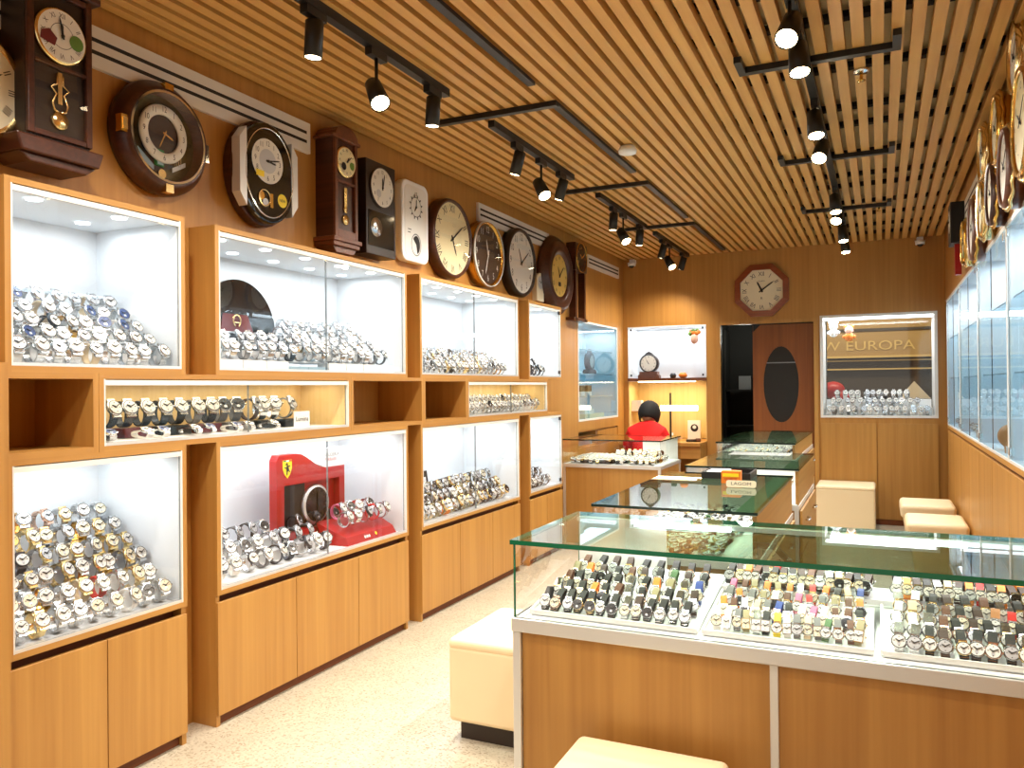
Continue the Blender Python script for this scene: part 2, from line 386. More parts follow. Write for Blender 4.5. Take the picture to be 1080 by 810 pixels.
# middle row
for y0, y1, lab in ((2.075, 3.655, 'long low showcase of black strap watches in middle row, warm wooden back'), (5.035, 6.555, 'low showcase of small silver watches in middle row, warm wooden back')):
    r = thing('shelf_showcase', (XF, (y0 + y1) / 2, 1.27), lab, 'showcase', 'middle row showcases')
    a, b, c, d = case(r, y0, y1, 1.27, 1.57, 'wood_cream', 2, back=-3.02)
    MB('white').box(-2.99, XF - 0.03, a + 0.005, b - 0.005, c + 0.0045, c + 0.01).build('base_board', r)
    downlights(r, [(-2.9, a + (k + 0.5) * (b - a) / 4) for k in range(4)], d - 0.005, 0.02)
    light('case_light', 'AREA', (-2.85, (a + b) / 2, d - 0.015), 2.2 * (b - a), (1.0, 0.9, 0.68), 0.2, b - a - 0.1, target=(-2.85, (a + b) / 2, 0), parent=r)
for y0, y1, lab in ((1.70, 2.073, 'empty open cubby before the black strap watches showcase'), (3.657, 4.432, 'empty open cubby right after the long low showcase'), (4.434, 5.033, 'open wood cubby with a white leaflet standing inside')):
    r = thing('open_cubby', (XF, (y0 + y1) / 2, 1.27), lab, 'shelf', 'open cubbies in the middle row')
    t = 0.022; m = MB('wood_y')
    m.box(-3.02, XF, y0, y0 + t, 1.27, 1.57, 'wood_z').box(-3.02, XF, y1 - t, y1, 1.27, 1.57, 'wood_z').box(-3.02, XF, y0 + t, y1 - t, 1.27, 1.27 + t).box(-3.02, XF, y0 + t, y1 - t, 1.57 - t, 1.57)
    m.build('carcass', r); MB('wood_z').box(-3.03, -3.02, y0, y1, 1.27, 1.57).build('back_panel', r)
m = MB('paper'); m.box(-2.8, -2.76, 4.49, 4.56, 1.293, 1.5).box(-2.759, -2.7585, 4.5, 4.55, 1.39, 1.43, 'green').box(-2.759, -2.7585, 4.505, 4.54, 1.44, 1.48, 'grey').box(-2.759, -2.7585, 4.51, 4.55, 1.33, 1.36, 'leaf')
single(m, 'leaflet_box', 'white leaflet box with green print standing in the open cubby', 'box')
# ------------------------------------------------------------------ watches
WM = {}
def strap_mesh(kind):
    if kind in WM: return WM[kind]
    m = MB('black')
    if kind == 'ring':          # closed bracelet, axis along local x, dial towards +z/-y front
        n = 20; w = 0.0115; pts = []
        for i in range(n):
            a = 2 * PI * i / n; pts.append((0.026 * math.cos(a), 0.031 + 0.030 * math.sin(a), a))
        for ro, ri in ((1.0, 0.87),):
            vs = []; fs = []
            for (y, z, a) in pts:
                taper = 1.0 - 0.22 * (0.5 - 0.5 * math.cos(a - PI * 0.75))
                zc = z - 0.031
                for s, k in ((-1, ro), (1, ro), (1, ri), (-1, ri)):
                    vs.append((s * w * taper, y * k, 0.031 + zc * k))
            for i in range(n):
                j = (i + 1) % n
                for k in range(4):
                    fs.append((i * 4 + k, i * 4 + (k + 1) % 4, j * 4 + (k + 1) % 4, j * 4 + k))
            m.add(vs, fs, 0)
    else:                        # watch laid on a tray over a low cushion
        n = 14; w = 0.0105; vs = []; fs = []
        for i in range(n):
            a = 2 * PI * i / n; y = 0.048 * math.cos(a); z = 0.0145 + 0.0135 * math.copysign(abs(math.sin(a)) ** 0.6, math.sin(a)) * (1.0 - 0.12 * math.cos(a))
            k = 0.86
            for s, kk in ((-1, 1), (1, 1), (1, k), (-1, k)):
                vs.append((s * w, y * kk, 0.0145 + (z - 0.0145) * (1 if kk == 1 else 0.72)))
        for i in range(n):
            j = (i + 1) % n
            for k in range(4): fs.append((i * 4 + k, i * 4 + (k + 1) % 4, j * 4 + (k + 1) % 4, j * 4 + k))
        m.add(vs, fs, 0)
    WM[kind] = m
    return m
def case_frame(kind):
    if kind == 'ring':
        a = PI * 0.84     # about the x axis: front and up
        c = Vector((0, 0.026 * math.cos(a), 0.031 + 0.030 * math.sin(a)))
        return Matrix.Translation(c) @ Matrix.Rotation(a - PI / 2, 4, 'X')
    return Matrix.Translation((0, -0.024, 0.0265)) @ Matrix.Rotation(math.radians(24), 4, 'X')
def case_mb(kind, square=False):
    m = MB('steel'); m.M = case_frame(kind)
    if square:
        m.box(-0.015, 0.015, -0.019, 0.019, -0.003, 0.006)
    else:
        m.lathe([(0.0175, -0.003), (0.0192, 0.001), (0.0192, 0.0045), (0.0178, 0.0065)], n=18)
        m.box(-0.0105, 0.0105, -0.023, 0.023, -0.003, 0.0025)
    m.cyl((0.018, 0, 0.002), 0.0025, 0.005, 'x', 6)
    return m
def dial_mb(kind, square=False):
    m = MB('dial_white', 'ink'); m.M = case_frame(kind)
    if square: m.box(-0.0125, 0.0125, -0.0165, 0.0165, 0.006, 0.0068)
    else: m.disc(0, 0, 0.0068, 0.0175, 0, 18)
    for k in range(4):
        a = k * PI / 2; m.box(0.011 * math.cos(a) - 0.0012, 0.011 * math.cos(a) + 0.0012, 0.011 * math.sin(a) - 0.0012, 0.011 * math.sin(a) + 0.0012, 0.0071, 0.0073, 'ink')
    m.hand(0, 0, 0.0073, 300, 0.010, 0.0024, 'ink'); m.hand(0, 0, 0.0074, 60, 0.014, 0.002, 'ink')
    if not square: m.ring(0, 0, 0.0069, 0.0158, 0.0176, 'steel_dark', 18); m.disc(0, -0.007, 0.0070, 0.0045, 'dial_silver', 10)
    return m
PROTO = {}
def proto(kind, square):
    k = (kind, square)
    if k not in PROTO:
        PROTO[k] = []
        for nm, mb in (('strap', strap_mesh(kind)), ('case', case_mb(kind, square)), ('dial', dial_mb(kind, square))):
            me = bpy.data.meshes.new(nm); me.from_pydata(mb.v, [], mb.f)
            for q in mb.mats: me.materials.append(MATS[q])
            me.polygons.foreach_set('material_index', mb.mi); me.polygons.foreach_set('use_smooth', mb.sm); me.update()
            PROTO[k].append((nm, me))
    return PROTO[k]
STRAP = {'black': (24, 22, 22), 'brown': (96, 56, 34), 'dark brown': (58, 36, 26), 'tan': (176, 122, 78), 'white': (240, 238, 232), 'red': (198, 34, 30), 'orange': (236, 132, 40), 'yellow': (240, 220, 50),
         'blue': (44, 70, 150), 'pink': (214, 110, 150), 'grey': (112, 112, 112), 'green': (70, 110, 62), 'khaki': (150, 140, 104), 'beige': (216, 196, 160)}
for k, v in STRAP.items(): pbr('strap_' + k, v, 0.55)
METAL = {'silver': 'steel', 'gold': 'gold', 'rose gold': 'rose', 'two-tone': 'brass', 'dark steel': 'steel_dark'}
DIAL = {'white': 'dial_white', 'black': 'dial_black', 'blue': 'dial_blue', 'silver': 'dial_silver', 'cream': 'ivory', 'gold': 'dial_gold'}
ORD = ['first', 'second', 'third', 'fourth', 'fifth', 'sixth', 'seventh', 'eighth', 'ninth', 'tenth', 'eleventh', 'twelfth', 'thirteenth', 'fourteenth', 'fifteenth', 'sixteenth', 'seventeenth', 'eighteenth']
N_W = [0]
def watch(kind, M, strap, dial, casem, where, group, square=False):
    """one wristwatch with its strap, case and dial"""
    desc = (strap + ' bracelet') if strap in METAL else (strap + ' strap')
    r = thing('wristwatch', M.to_translation(), f'{desc} wristwatch with {dial} dial, {where}', 'watch', group)
    r.matrix_world = M
    smat = MATS[METAL[strap]] if strap in METAL else MATS['strap_' + strap]
    for nm, me in proto(kind, square):
        o = bpy.data.objects.new(nm, me); C.objects.link(o); o.parent = r
        mt = smat if nm == 'strap' else MATS[casem] if nm == 'case' else MATS[DIAL[dial]]
        o.material_slots[0].link = 'OBJECT'; o.material_slots[0].material = mt
    N_W[0] += 1
    return r
STK = MB()   # watches beyond the 300 that show largest
def stock(kind, M, strap, dial, casem):
    smat = METAL[strap] if strap in METAL else 'strap_' + strap
    for mb, mt in ((strap_mesh(kind), smat), (case_mb_c(kind), casem), (dial_mb_c(kind), DIAL[dial])):
        STK.M = M
        f0 = [mt if mi == 0 else mb.mats[mi] for mi in mb.mi]
        base = len(STK.v); STK.v += [tuple(M @ Vector(p)) for p in mb.v]
        for f, q in zip(mb.f, f0): STK.f.append(tuple(i + base for i in f)); STK.mi.append(STK.m(q)); STK.sm.append(False)
    STK.M = None
_c = {}
def case_mb_c(k):
    if ('c', k) not in _c: _c[('c', k)] = case_mb(k)
    return _c[('c', k)]
def dial_mb_c(k):
    if ('d', k) not in _c: _c[('d', k)] = dial_mb(k)
    return _c[('d', k)]
def pick(ws):
    t = random.random() * sum(w for _, w in ws)
    for v, w in ws:
        t -= w
        if t <= 0: return v
    return ws[-1][0]
def face(x, y, z, ang, s=1.0):
    # local -y is the way the dial faces; ang = heading of that direction about z (0 = -Y)
    return Matrix.Translation((x, y, z)) @ Matrix.Rotation(ang, 4, 'Z') @ Matrix.Scale(s, 4)
LEFTF = PI / 2        # faces +X
def pile(y0, y1, z0, rows, per, straps, dials, cases, place, group, ax=-2.772, dx=0.082, dz=0.062, s=1.25, stuff=False, skip=None, ang=LEFTF, fillw=None):
    """stepped rows of watches on white risers, front row first"""
    m = MB('white')
    for r in range(rows):
        x = ax - r * dx; z = z0 + r * dz
        ys = y0 - 0.01 if not (skip and r >= 2) else y0 + 0.72
        if r: m.box(x - dx / 2, x + dx / 2 - 0.012, ys, y1 + 0.01, z0 + 0.0005, z)
        n = per[r] if isinstance(per, (list, tuple)) else per
        for i in range(n):
            if skip and skip(r, i): continue
            y = y0 + (i + 0.5) * (y1 - y0) / n
            st, dl = pick(straps), pick(dials)
            cm = {'gold': 'gold', 'rose gold': 'rose', 'two-tone': 'steel', 'dark steel': 'steel_dark'}.get(st, pick(cases))
            M = face(x + 0.007 + random.uniform(-0.002, 0.002), y + random.uniform(-0.004, 0.004), z + 0.001, ang + random.uniform(-0.3, 0.3), s * random.uniform(0.94, 1.06))
            if stuff: stock('ring', M, st, dl, cm)
            else:
                rown = 'front row' if r == 0 else 'back row' if r == rows - 1 else ORD[r] + ' row'
                watch('ring', M, st, dl, cm, f'{ORD[i]} in {rown}, {place}', group)
    if rows > 1: single(m, 'display_riser', f'white stepped riser under the watches, {place}', 'display stand', 'white stepped risers')
SILV = [('silver', 6), ('two-tone', 2), ('gold', 1), ('white', 1), ('beige', 0.6)]
pile(1.765, 2.45, 0.6125, 6, [9, 9, 10, 9, 9, 8], [('silver', 5), ('gold', 1.6), ('rose gold', 1.2), ('two-tone', 1), ('white', 1.2), ('beige', 1), ('dark brown', 0.2), ('red', 0.12), ('dark steel', 0.4)], [('white', 5), ('cream', 3), ('silver', 2), ('gold', 0.5), ('black', 0.5)], [('steel', 4), ('gold', 1)], 'nearest lower case', 'watches piled in the nearest lower case', dx=0.074, s=1.5)
pile(1.76, 2.45, 1.5975, 5, [9, 9, 9, 8, 8], [('silver', 7), ('white', 2), ('two-tone', 0.5), ('red', 0.15), ('beige', 0.8), ('dark steel', 0.7)], [('white', 5), ('silver', 3), ('blue', 0.8), ('black', 0.8)], [('steel', 5)], 'nearest upper case', 'watches piled in the nearest upper case', dz=0.055, dx=0.076, s=1.5)
pile(2.71, 4.1, 1.645, 1, 17, [('silver', 6), ('grey', 3), ('black', 0.6)], [('white', 4), ('silver', 3)], [('steel', 1)], '', '', ax=-2.775, s=1.45, stuff=True)
pile(2.71, 4.05, 1.645, 4, [0, 16, 14, 12], [('silver', 6), ('two-tone', 1), ('grey', 0.8)], [('white', 4), ('silver', 3), ('black', 0.5)], [('steel', 1)], 'second upper case', '', ax=-2.775, s=1.45, dz=0.052, dx=0.07, stuff=True, skip=lambda r, i: r >= 2 and i < 6)
m = MB('white')
for k in range(9):
    if k in (3, 4): m.box(-2.79, -2.73, 2.71 + k * 0.16, 2.868 + k * 0.16, 1.597, 1.62, 'blue_grey')
    else: m.box(-2.8, -2.72, 2.71 + k * 0.16, 2.862 + k * 0.16, 1.597, 1.643)
single(m, 'display_blocks', 'white low blocks carrying the front watch row beside the black half-round display', 'display stand')
pile(4.445, 5.78, 1.5975, 3, [19, 17, 14], [('silver', 6), ('two-tone', 3), ('gold', 1), ('black', 0.8)], [('white', 4), ('silver', 3), ('cream', 1), ('black', 0.7)], [('steel', 1)], 'third upper case', '', s=1.5, dz=0.05, stuff=True)
pile(6.18, 6.6, 1.5975, 2, [5, 3], [('black', 2), ('silver', 1), ('dark steel', 2)], [('white', 4), ('black', 3)], [('steel', 1)], 'farthest upper case', '', s=1.5, stuff=True)
pile(4.445, 5.84, 0.6125, 3, [18, 18, 16], [('black', 4), ('dark brown', 3), ('brown', 2), ('khaki', 2), ('orange', 0.5), ('beige', 1), ('yellow', 0.2), ('silver', 1.5)], [('white', 3), ('silver', 3), ('black', 2), ('cream', 2)], [('steel', 3), ('gold', 0.8)], 'third lower case', '', ax=-2.792, s=1.65, dz=0.06, stuff=True)
pile(6.18, 6.75, 0.6125, 2, [7, 5], [('black', 3), ('brown', 2), ('silver', 2)], [('white', 3), ('silver', 3), ('black', 2)], [('steel', 3)], 'farthest lower case', '', ax=-2.792, s=1.6, stuff=True)
pile(5.09, 6.45, 1.3035, 2, [19, 18], [('silver', 5), ('white', 4), ('black', 0.4)], [('white', 5), ('silver', 1), ('black', 0.6)], [('steel', 1)], 'far middle showcase', '', s=1.5, dz=0.045, ax=-2.775, stuff=True)
# middle showcase: black straps on dark blocks, flat silver ones in front
for k in range(7):
    y = 2.2 + k * 0.2
    w = 0.14 if k % 2 else 0.17
    single(MB('black', 'maroon').box(-2.95, -2.86, y - w / 2, y + w / 2, 1.303, 1.345, ['black', 'maroon', 'black', 'maroon', 'grey', 'black', 'black'][k]), 'display_block', f'{["black", "maroon", "black", "maroon", "grey", "black", "black"][k]} block under black strap watches, {ORD[k]} along the middle row showcase', 'display stand', 'dark blocks in the middle row showcase', bevel=0.003)
for k in range(14):
    y = 2.175 + k * 0.091
    st = pick([('black', 6), ('dark brown', 1.5), ('grey', 1), ('dark steel', 1)]) if k < 11 else pick([('white', 2), ('silver', 2), ('gold', 1)])
    watch('ring', face(-2.9 + random.uniform(-0.01, 0.01), y, 1.346, LEFTF + random.uniform(-0.6, 0.3), 1.85), st, pick([('white', 5), ('silver', 2), ('black', 1)]), 'steel', f'{ORD[k]} in back row, middle row showcase', 'watches in the middle row showcase')
for k in range(8):
    y = 2.2 + k * 0.125 + (0.02 if k % 2 else -0.02)
    watch('tray', face(-2.775, y, 1.304, LEFTF + random.uniform(-0.3, 0.3), 1.25), pick([('silver', 3), ('white', 2)]), pick([('white', 3), ('blue', 2), ('silver', 1)]), 'steel', f'lying {ORD[k]} in front row, middle row showcase', 'watches in the middle row showcase')
m = MB('paper', 'ink'); m.M = Matrix.Translation((-2.735, 3.3, 1.303)) @ ON_LEFT
m.box(-0.06, 0.06, 0, 0.085, -0.004, 0.0); m.text('Lumina', 0, 0.045, 0.001, 0.034, 'ink')
single(m, 'brand_card', 'small white card with dark lettering below the pale watches', 'sign')
# second lower case: watches around the red display
def spread_watches(spots, straps, dials, group, s=1.6):
    for k, (x, y, z, where) in enumerate(spots):
        watch('ring', face(x, y, z, LEFTF + random.uniform(-0.5, 0.5), s * random.uniform(0.95, 1.08)), pick(straps), pick(dials), pick([('steel', 3), ('steel_dark', 1)]), where, group)
sp = []
for r in range(3):
    for i in range(9 - r if r < 2 else 5):
        sp.append((-2.78 - 0.08 * r, 2.76 + 0.095 * i + 0.03 * r, 0.6225 + 0.052 * r, f'{ORD[i]} in {["front", "middle", "back"][r]} row before the red display'))
spread_watches(sp, [('silver', 3), ('grey', 1.4), ('black', 1.6), ('white', 1), ('dark steel', 1.4)], [('white', 4), ('silver', 2), ('black', 2)], 'watches before the red display')
single(MB('white').box(-2.838, -2.725, 2.69, 3.62, 0.6125, 0.6215).box(-2.918, -2.8385, 2.7, 3.64, 0.6125, 0.6735).box(-2.965, -2.9185, 2.72, 3.34, 0.6125, 0.7255), 'display_riser', 'white low riser under the silver watches before the red display', 'display stand', 'white stepped risers')
single(MB('steel_dark').box(-3.12, -3.02, 2.78, 2.99, 0.8, 0.81).box(-3.1, -3.04, 2.84, 2.93, 0.6125, 0.8), 'display_stand', 'dark raised stand with a flat top behind the silver watches', 'display stand')
for k in range(2): watch('ring', face(-3.07, 2.83 + 0.11 * k, 0.811, LEFTF, 1.9), 'silver', 'white', 'steel_dark', ['left one on the dark raised stand', 'right one on the dark raised stand'][k], 'watches on the dark raised stand')
# red display
r = thing('watch_display', (-3.02, 3.67, 0.6125), 'red sports watch display with yellow shield and curved white top', 'display stand', rot=ON_LEFT)
m = MB('red', 'white'); w = 0.3; H = 0.53
top = [(-w, H - 0.03), (-w + 0.02, H), (-0.14, H)] + [(-0.14 + 0.26 * t / 6, H - 0.10 * (0.5 - 0.5 * math.cos(PI * t / 6))) for t in range(1, 7)] + [(w, H - 0.1)]
for a, b, c, d in ((-w, -w + 0.06, 0.0, 0.36), (w - 0.05, w, 0, 0.36)): m.box(a, b, c, d, 0, 0.05)
m.prism([(-w, 0.36), (w, 0.36)] + top[::-1], 0, 0.05)
m.box(-w, w, 0, 0.1, 0, 0.074)
m.build('frame', r, local=True)
MB('black').box(-w + 0.06, -0.02, 0.1, 0.36, 0.002, 0.01).box(-0.02, w - 0.05, 0.1, 0.36, 0.002, 0.01, 'red').build('back_panel', r, local=True)
m = MB('white'); m.prism([(-0.02, H - 0.055), (0.12, H - 0.1), (w, H - 0.1), (w, H + 0.01), (0.0, H + 0.01)], 0.0, 0.048)
m.text('SCUDERIA', 0.18, H - 0.03, 0.049, 0.03, 'ink'); m.text('FERRARI', 0.17, H - 0.058, 0.049, 0.03, 'red'); m.build('header_panel', r, local=True)
m = MB('yellow', 'ink'); cx, cy = -0.215, 0.455
m.prism([(cx - 0.036, cy + 0.045), (cx + 0.036, cy + 0.045), (cx + 0.036, cy), (cx + 0.022, cy - 0.032), (cx, cy - 0.055), (cx - 0.022, cy - 0.032), (cx - 0.036, cy)], 0.05, 0.053)
m.box(cx - 0.034, cx - 0.012, cy + 0.037, cy + 0.044, 0.0531, 0.054, 'green').box(cx - 0.012, cx + 0.012, cy + 0.037, cy + 0.044, 0.0531, 0.054, 'white').box(cx + 0.012, cx + 0.034, cy + 0.037, cy + 0.044, 0.0531, 0.054, 'red')
m.prism([(cx + q * 0.03, cy + p * 0.03) for q, p in ((-0.25, -1.3), (0.0, -1.25), (-0.02, -0.7), (0.3, -0.45), (0.55, -0.8), (0.65, -0.65), (0.4, -0.2), (0.2, 0.2), (0.75, 0.35), (0.65, 0.55), (0.1, 0.45), (0.1, 0.8), (-0.1, 1.1), (-0.25, 0.95), (-0.6, 0.75), (-0.5, 0.6), (-0.2, 0.65), (-0.3, 0.2), (-0.8, 0.3), (-0.85, 0.1), (-0.3, -0.1), (-0.3, -0.6))], 0.0531, 0.0545, 'ink')
m.build('shield', r, local=True)
m = MB('white', 'dial_black'); m.lathe([(0.115, 0.01), (0.115, 0.03), (0.1, 0.034)], (0.06, 0.22, 0), 32, 'alu'); m.disc(0.06, 0.22, 0.0345, 0.1, 'dial_black')
for k in range(5): m.box(0.055, 0.065, 0.14, 0.3, 0.0346, 0.036, 'steel_dark')
for k in range(12): m.hand(0.06, 0.22, 0.0347, k * 30, 0.095, 0.008, 'steel_dark', -0.75)
m.build('wheel', r, local=True)
r = thing('watch_tray', (-2.85, 3.95, 0.6125), 'glossy red tray with small emblems, watches standing on it at case end', 'display stand')
MB('red').add([(-2.90, 3.68, 0.613), (-2.73, 3.68, 0.613), (-2.73, 4.17, 0.613), (-2.90, 4.17, 0.613), (-2.94, 3.66, 0.74), (-2.745, 3.68, 0.66), (-2.745, 4.15, 0.66), (-2.94, 4.19, 0.74)], [(3, 2, 1, 0), (4, 5, 6, 7), (0, 1, 5, 4), (1, 2, 6, 5), (2, 3, 7, 6), (3, 0, 4, 7)]).build('base', r)
m = MB('white', 'yellow'); m.M = Matrix.Translation((-2.738, 3.9, 0.638)) @ ON_LEFT @ Matrix.Rotation(-0.4, 4, 'X')
for q in (-0.05, -0.03, -0.01): m.disc(q, 0, 0.004, 0.009, 'white', 12)
m.disc(0.06, 0.004, 0.004, 0.01, 'yellow', 12); m.build('emblem', r)
sp = []
for r_ in range(2):
    for i in range(5 if r_ == 0 else 4):
        sp.append((-2.792 - 0.08 * r_, 3.73 + 0.092 * i + 0.04 * r_, 0.708 + 0.034 * r_, f'{ORD[i]} in {["front", "back"][r_]} row on the red tray'))
spread_watches(sp, [('red', 2), ('silver', 2), ('black', 1.5), ('pink', 0.6), ('white', 1)], [('white', 3), ('black', 2), ('silver', 1)], 'watches on the red tray', 1.55)
sp = [(-2.968, 3.5, 0.7135, 'standing inside the red display frame, lone one at left'), (-2.945, 3.6, 0.7265, 'leaning before the wheel of the red display'), (-2.95, 3.78, 0.73, 'before wheel of the red display, right of the lone one')]
sp[1] = (-2.968, 3.66, 0.7135, 'leaning before the wheel of the red display'); sp[2] = (-2.968, 3.84, 0.7135, 'beside the wheel of the red display')
spread_watches(sp, [('black', 1)], [('black', 1)], 'watches around the red display', 1.4)
# black half-round display in the second upper case
r = thing('watch_display', (-3.0, 3.11, 1.5975), 'black glossy half-round display with gold horseshoe emblem', 'display stand', rot=ON_LEFT)
R_ = 0.27
m = MB('wood_black'); m.prism([(R_ * math.cos(PI * i / 24), 0.2 + R_ * math.sin(PI * i / 24)) for i in range(25)], -0.02, 0.02, 'black_gloss'); m.build('panel', r, local=True)
MB('alu').box(-R_ - 0.01, R_ + 0.01, 0.0, 0.2, -0.02, 0.04, 'steel_dark').box(-R_ - 0.01, R_ + 0.01, 0.19, 0.199, 0.04, 0.045).build('base', r, local=True)
MB('maroon').prism([(-0.13, 0.2), (0.1, 0.2), (0.06, 0.29), (-0.11, 0.29)], 0.021, 0.024).build('label_panel', r, local=True)
m = MB('gold'); m.tube([(-0.02 + 0.025 * math.cos(a), 0.255 + 0.03 * math.sin(a), 0.027) for a in [PI * (1.35 - 1.7 * t / 14) for t in range(15)]], 0.005, 6); m.box(-0.04, 0.0, 0.245, 0.251, 0.025, 0.03)
m.build('emblem', r, local=True)
# boxes in the third unit
m = MB('black', 'white', 'ink'); m.M = Matrix.Translation((-3.0, 4.92, 0.7325)) @ ON_LEFT @ Matrix.Rotation(-0.15, 4, 'X')
m.box(-0.11, 0.11, 0, 0.17, -0.1, 0); m.box(-0.095, 0.08, 0.05, 0.125, 0.0005, 0.002, 'white'); m.text('SHOCK', 0.0, 0.148, 0.0025, 0.03, 'white')
for q in (-0.05, 0.03): m.disc(q, 0.085, 0.003, 0.018, 'ink', 16)
single(m, 'watch_box', 'black watch box with white window standing behind the strap watches', 'box')
m = MB('steel_dark', 'blue_grey'); m.box(-3.1, -2.98, 4.48, 4.8, 1.6985, 1.80, 'blue_grey').box(-2.9795, -2.978, 4.6, 4.78, 1.715, 1.785, 'steel_dark')
single(m, 'watch_box', 'dark blue-grey box behind steel watches in the third upper case', 'box')
# ------------------------------------------------------------------ wall clocks
ROM = ['XII', 'I', 'II', 'III', 'IIII', 'V', 'VI', 'VII', 'VIII', 'IX', 'X', 'XI']
ARA = ['12', '1', '2', '3', '4', '5', '6', '7', '8', '9', '10', '11']
def numerals(m, cx, cy, z, r, size, style='ARA', ink='ink', sx=1.0, sy=1.0, which=range(12)):
    for k in which:
        a = math.radians(90 - 30 * k); x, y = cx + r * sx * math.cos(a), cy + r * sy * math.sin(a)
        if style == 'TICK':
            m.hand(cx, cy, z, 30 * k, r, size, ink, -0.82)
        else:
            m.text((ROM if style == 'ROM' else ARA)[k], x, y, z, size, ink, ang=(math.radians(-30 * k) if style == 'ROM' else 0), sx=0.8)
def hands(m, cx, cy, z, hr, mn, r, ink='ink', w=0.01):
    m.hand(cx, cy, z, hr * 30 + mn * 0.5, r * 0.58, w * 1.25, ink); m.hand(cx, cy, z + 0.003, mn * 6, r * 0.85, w, ink); m.lathe([(w, 0), (w, 0.006)], (cx, cy, z), 12, ink)
def clock(y, z, label, x=XW, rot=ON_LEFT):
    return thing('wall_clock', (x, y, z), label, 'clock', 'wall clocks', rot)
# A long pendulum clock, nearest
r = clock(1.925, 2.34, 'dark brown pendulum wall clock, nearest of all, gold lyre pendulum behind glass')
m = MB('wood_black'); m.box(-0.125, 0.125, 0.06, 0.62, 0, 0.15); m.build('case', r, local=True, bevel=0.004)
m = MB('wood_dark'); m.prism([(-0.15, 0.0), (0.15, 0.0), (0.17, 0.06), (-0.17, 0.06)], 0, 0.17); m.prism([(-0.11, -0.03), (0.11, -0.03), (0.15, 0.0), (-0.15, 0.0)], 0, 0.15); m.build('base', r, local=True, bevel=0.006)
m = MB('wood_dark'); m.box(-0.16, 0.16, 0.62, 0.645, 0, 0.17); m.prism([(-0.14, 0.645), (0.14, 0.645), (0.0, 0.72)], 0, 0.15); m.build('pediment', r, local=True, bevel=0.004)
m = MB('wood_dark'); 
for a in ((-0.125, -0.1, 0.07, 0.61), (0.1, 0.125, 0.07, 0.61), (-0.1, 0.1, 0.07, 0.09), (-0.1, 0.1, 0.59, 0.61), (-0.1, 0.1, 0.325, 0.34)): m.box(*a, 0.15, 0.165)
m.build('door', r, local=True, bevel=0.003)
m = MB('dial_white', 'ink'); m.lathe([(0.1, 0.15), (0.1, 0.166), (0.092, 0.17)], (0, 0.445, 0), 32, 'gold'); m.disc(0, 0.445, 0.1705, 0.092, 'dial_white'); numerals(m, 0, 0.445, 0.171, 0.072, 0.026, 'ROM'); m.ring(0, 0.445, 0.171, 0.044, 0.046, 'ink'); hands(m, 0, 0.445, 0.172, 11, 58, 0.075, w=0.006)
m.prism([(-0.085, 0.41), (-0.03, 0.40), (-0.02, 0.43), (-0.05, 0.455), (-0.08, 0.44)], 0.1715, 0.1725, 'maroon'); m.disc(0.055, 0.438, 0.1725, 0.028, 'leaf', 16); m.build('dial', r, local=True)
m = MB('gold'); m.box(-0.008, 0.008, 0.2, 0.315, 0.153, 0.158)
for s in (-1, 1): m.tube([(s * 0.012, 0.31, 0.157), (s * 0.012, 0.27, 0.157), (s * 0.035, 0.255, 0.157), (s * 0.014, 0.235, 0.157), (s * 0.03, 0.2, 0.157), (s * 0.022, 0.175, 0.157), (0, 0.17, 0.157)], 0.004, 6)
m.lathe([(0.034, 0.152), (0.03, 0.162)], (0, 0.14, 0), 20); m.build('pendulum', r, local=True)
MB('glass').box(-0.1, 0.1, 0.09, 0.35, 0.166, 0.168).build('glass_pane', r, local=True)
# Z partly outside the frame
r = clock(1.66, 2.545, 'round clock with gold rim cut off at the frame edge, beside the pendulum clock', XW)
m = MB('gold'); m.lathe([(0.19, 0.0), (0.19, 0.09), (0.175, 0.1), (0.16, 0.09)], n=40); m.build('frame', r, local=True)
m = MB('ivory', 'ink'); m.disc(0, 0, 0.092, 0.162, n=40); numerals(m, 0, 0, 0.093, 0.13, 0.04, 'ROM'); hands(m, 0, 0, 0.094, 10, 10, 0.13); m.build('dial', r, local=True)
# B brown ornate musical round clock
r = clock(2.475, 2.585, 'large round brown musical clock, silver number ring and gold brackets')
m = MB('wood_dark'); m.lathe([(0.235, 0.0), (0.245, 0.03), (0.24, 0.05), (0.215, 0.075), (0.205, 0.09), (0.185, 0.085), (0.185, 0.02)], n=48, m='wood_dark'); m.build('frame', r, local=True)
m = MB('brass'); m.ring(0, 0, 0.0912, 0.186, 0.196, 'chrome', 40); m.box(-0.236, -0.185, -0.035, 0.035, 0.05, 0.084, 'brass').box(-0.228, -0.193, -0.025, 0.025, 0.084, 0.087, 'gold').box(-0.02, 0.025, 0.2, 0.232, 0.055, 0.088, 'brass').box(-0.02, 0.02, -0.236, -0.2, 0.055, 0.09, 'gold').box(0.205, 0.232, -0.05, 0.03, 0.05, 0.076, 'chrome'); m.build('ornament', r, local=True)
m = MB('ivory'); m.disc(0, 0, 0.03, 0.186, 'clock_panel', 40); m.disc(0, -0.03, 0.034, 0.1, 'steel_dark'); m.disc(-0.02, -0.09, 0.036, 0.06, 'dial_brown'); m.box(-0.035, 0.005, -0.12, -0.05, 0.036, 0.05, 'green'); m.box(-0.03, 0.0, -0.115, -0.09, 0.05, 0.052, 'blue_grey'); m.prism([(-0.12, -0.1), (-0.04, -0.14), (-0.04, -0.12), (-0.12, -0.06)], 0.036, 0.04, 'blue_grey'); m.prism([(0.06, -0.13), (0.13, -0.09), (0.13, -0.07), (0.06, -0.11)], 0.036, 0.04, 'dial_silver')
for k in range(7): m.box(0.03 + k * 0.012, 0.034 + k * 0.012, -0.1, -0.02 + 0.01 * (k % 2), 0.036, 0.04, 'chrome')
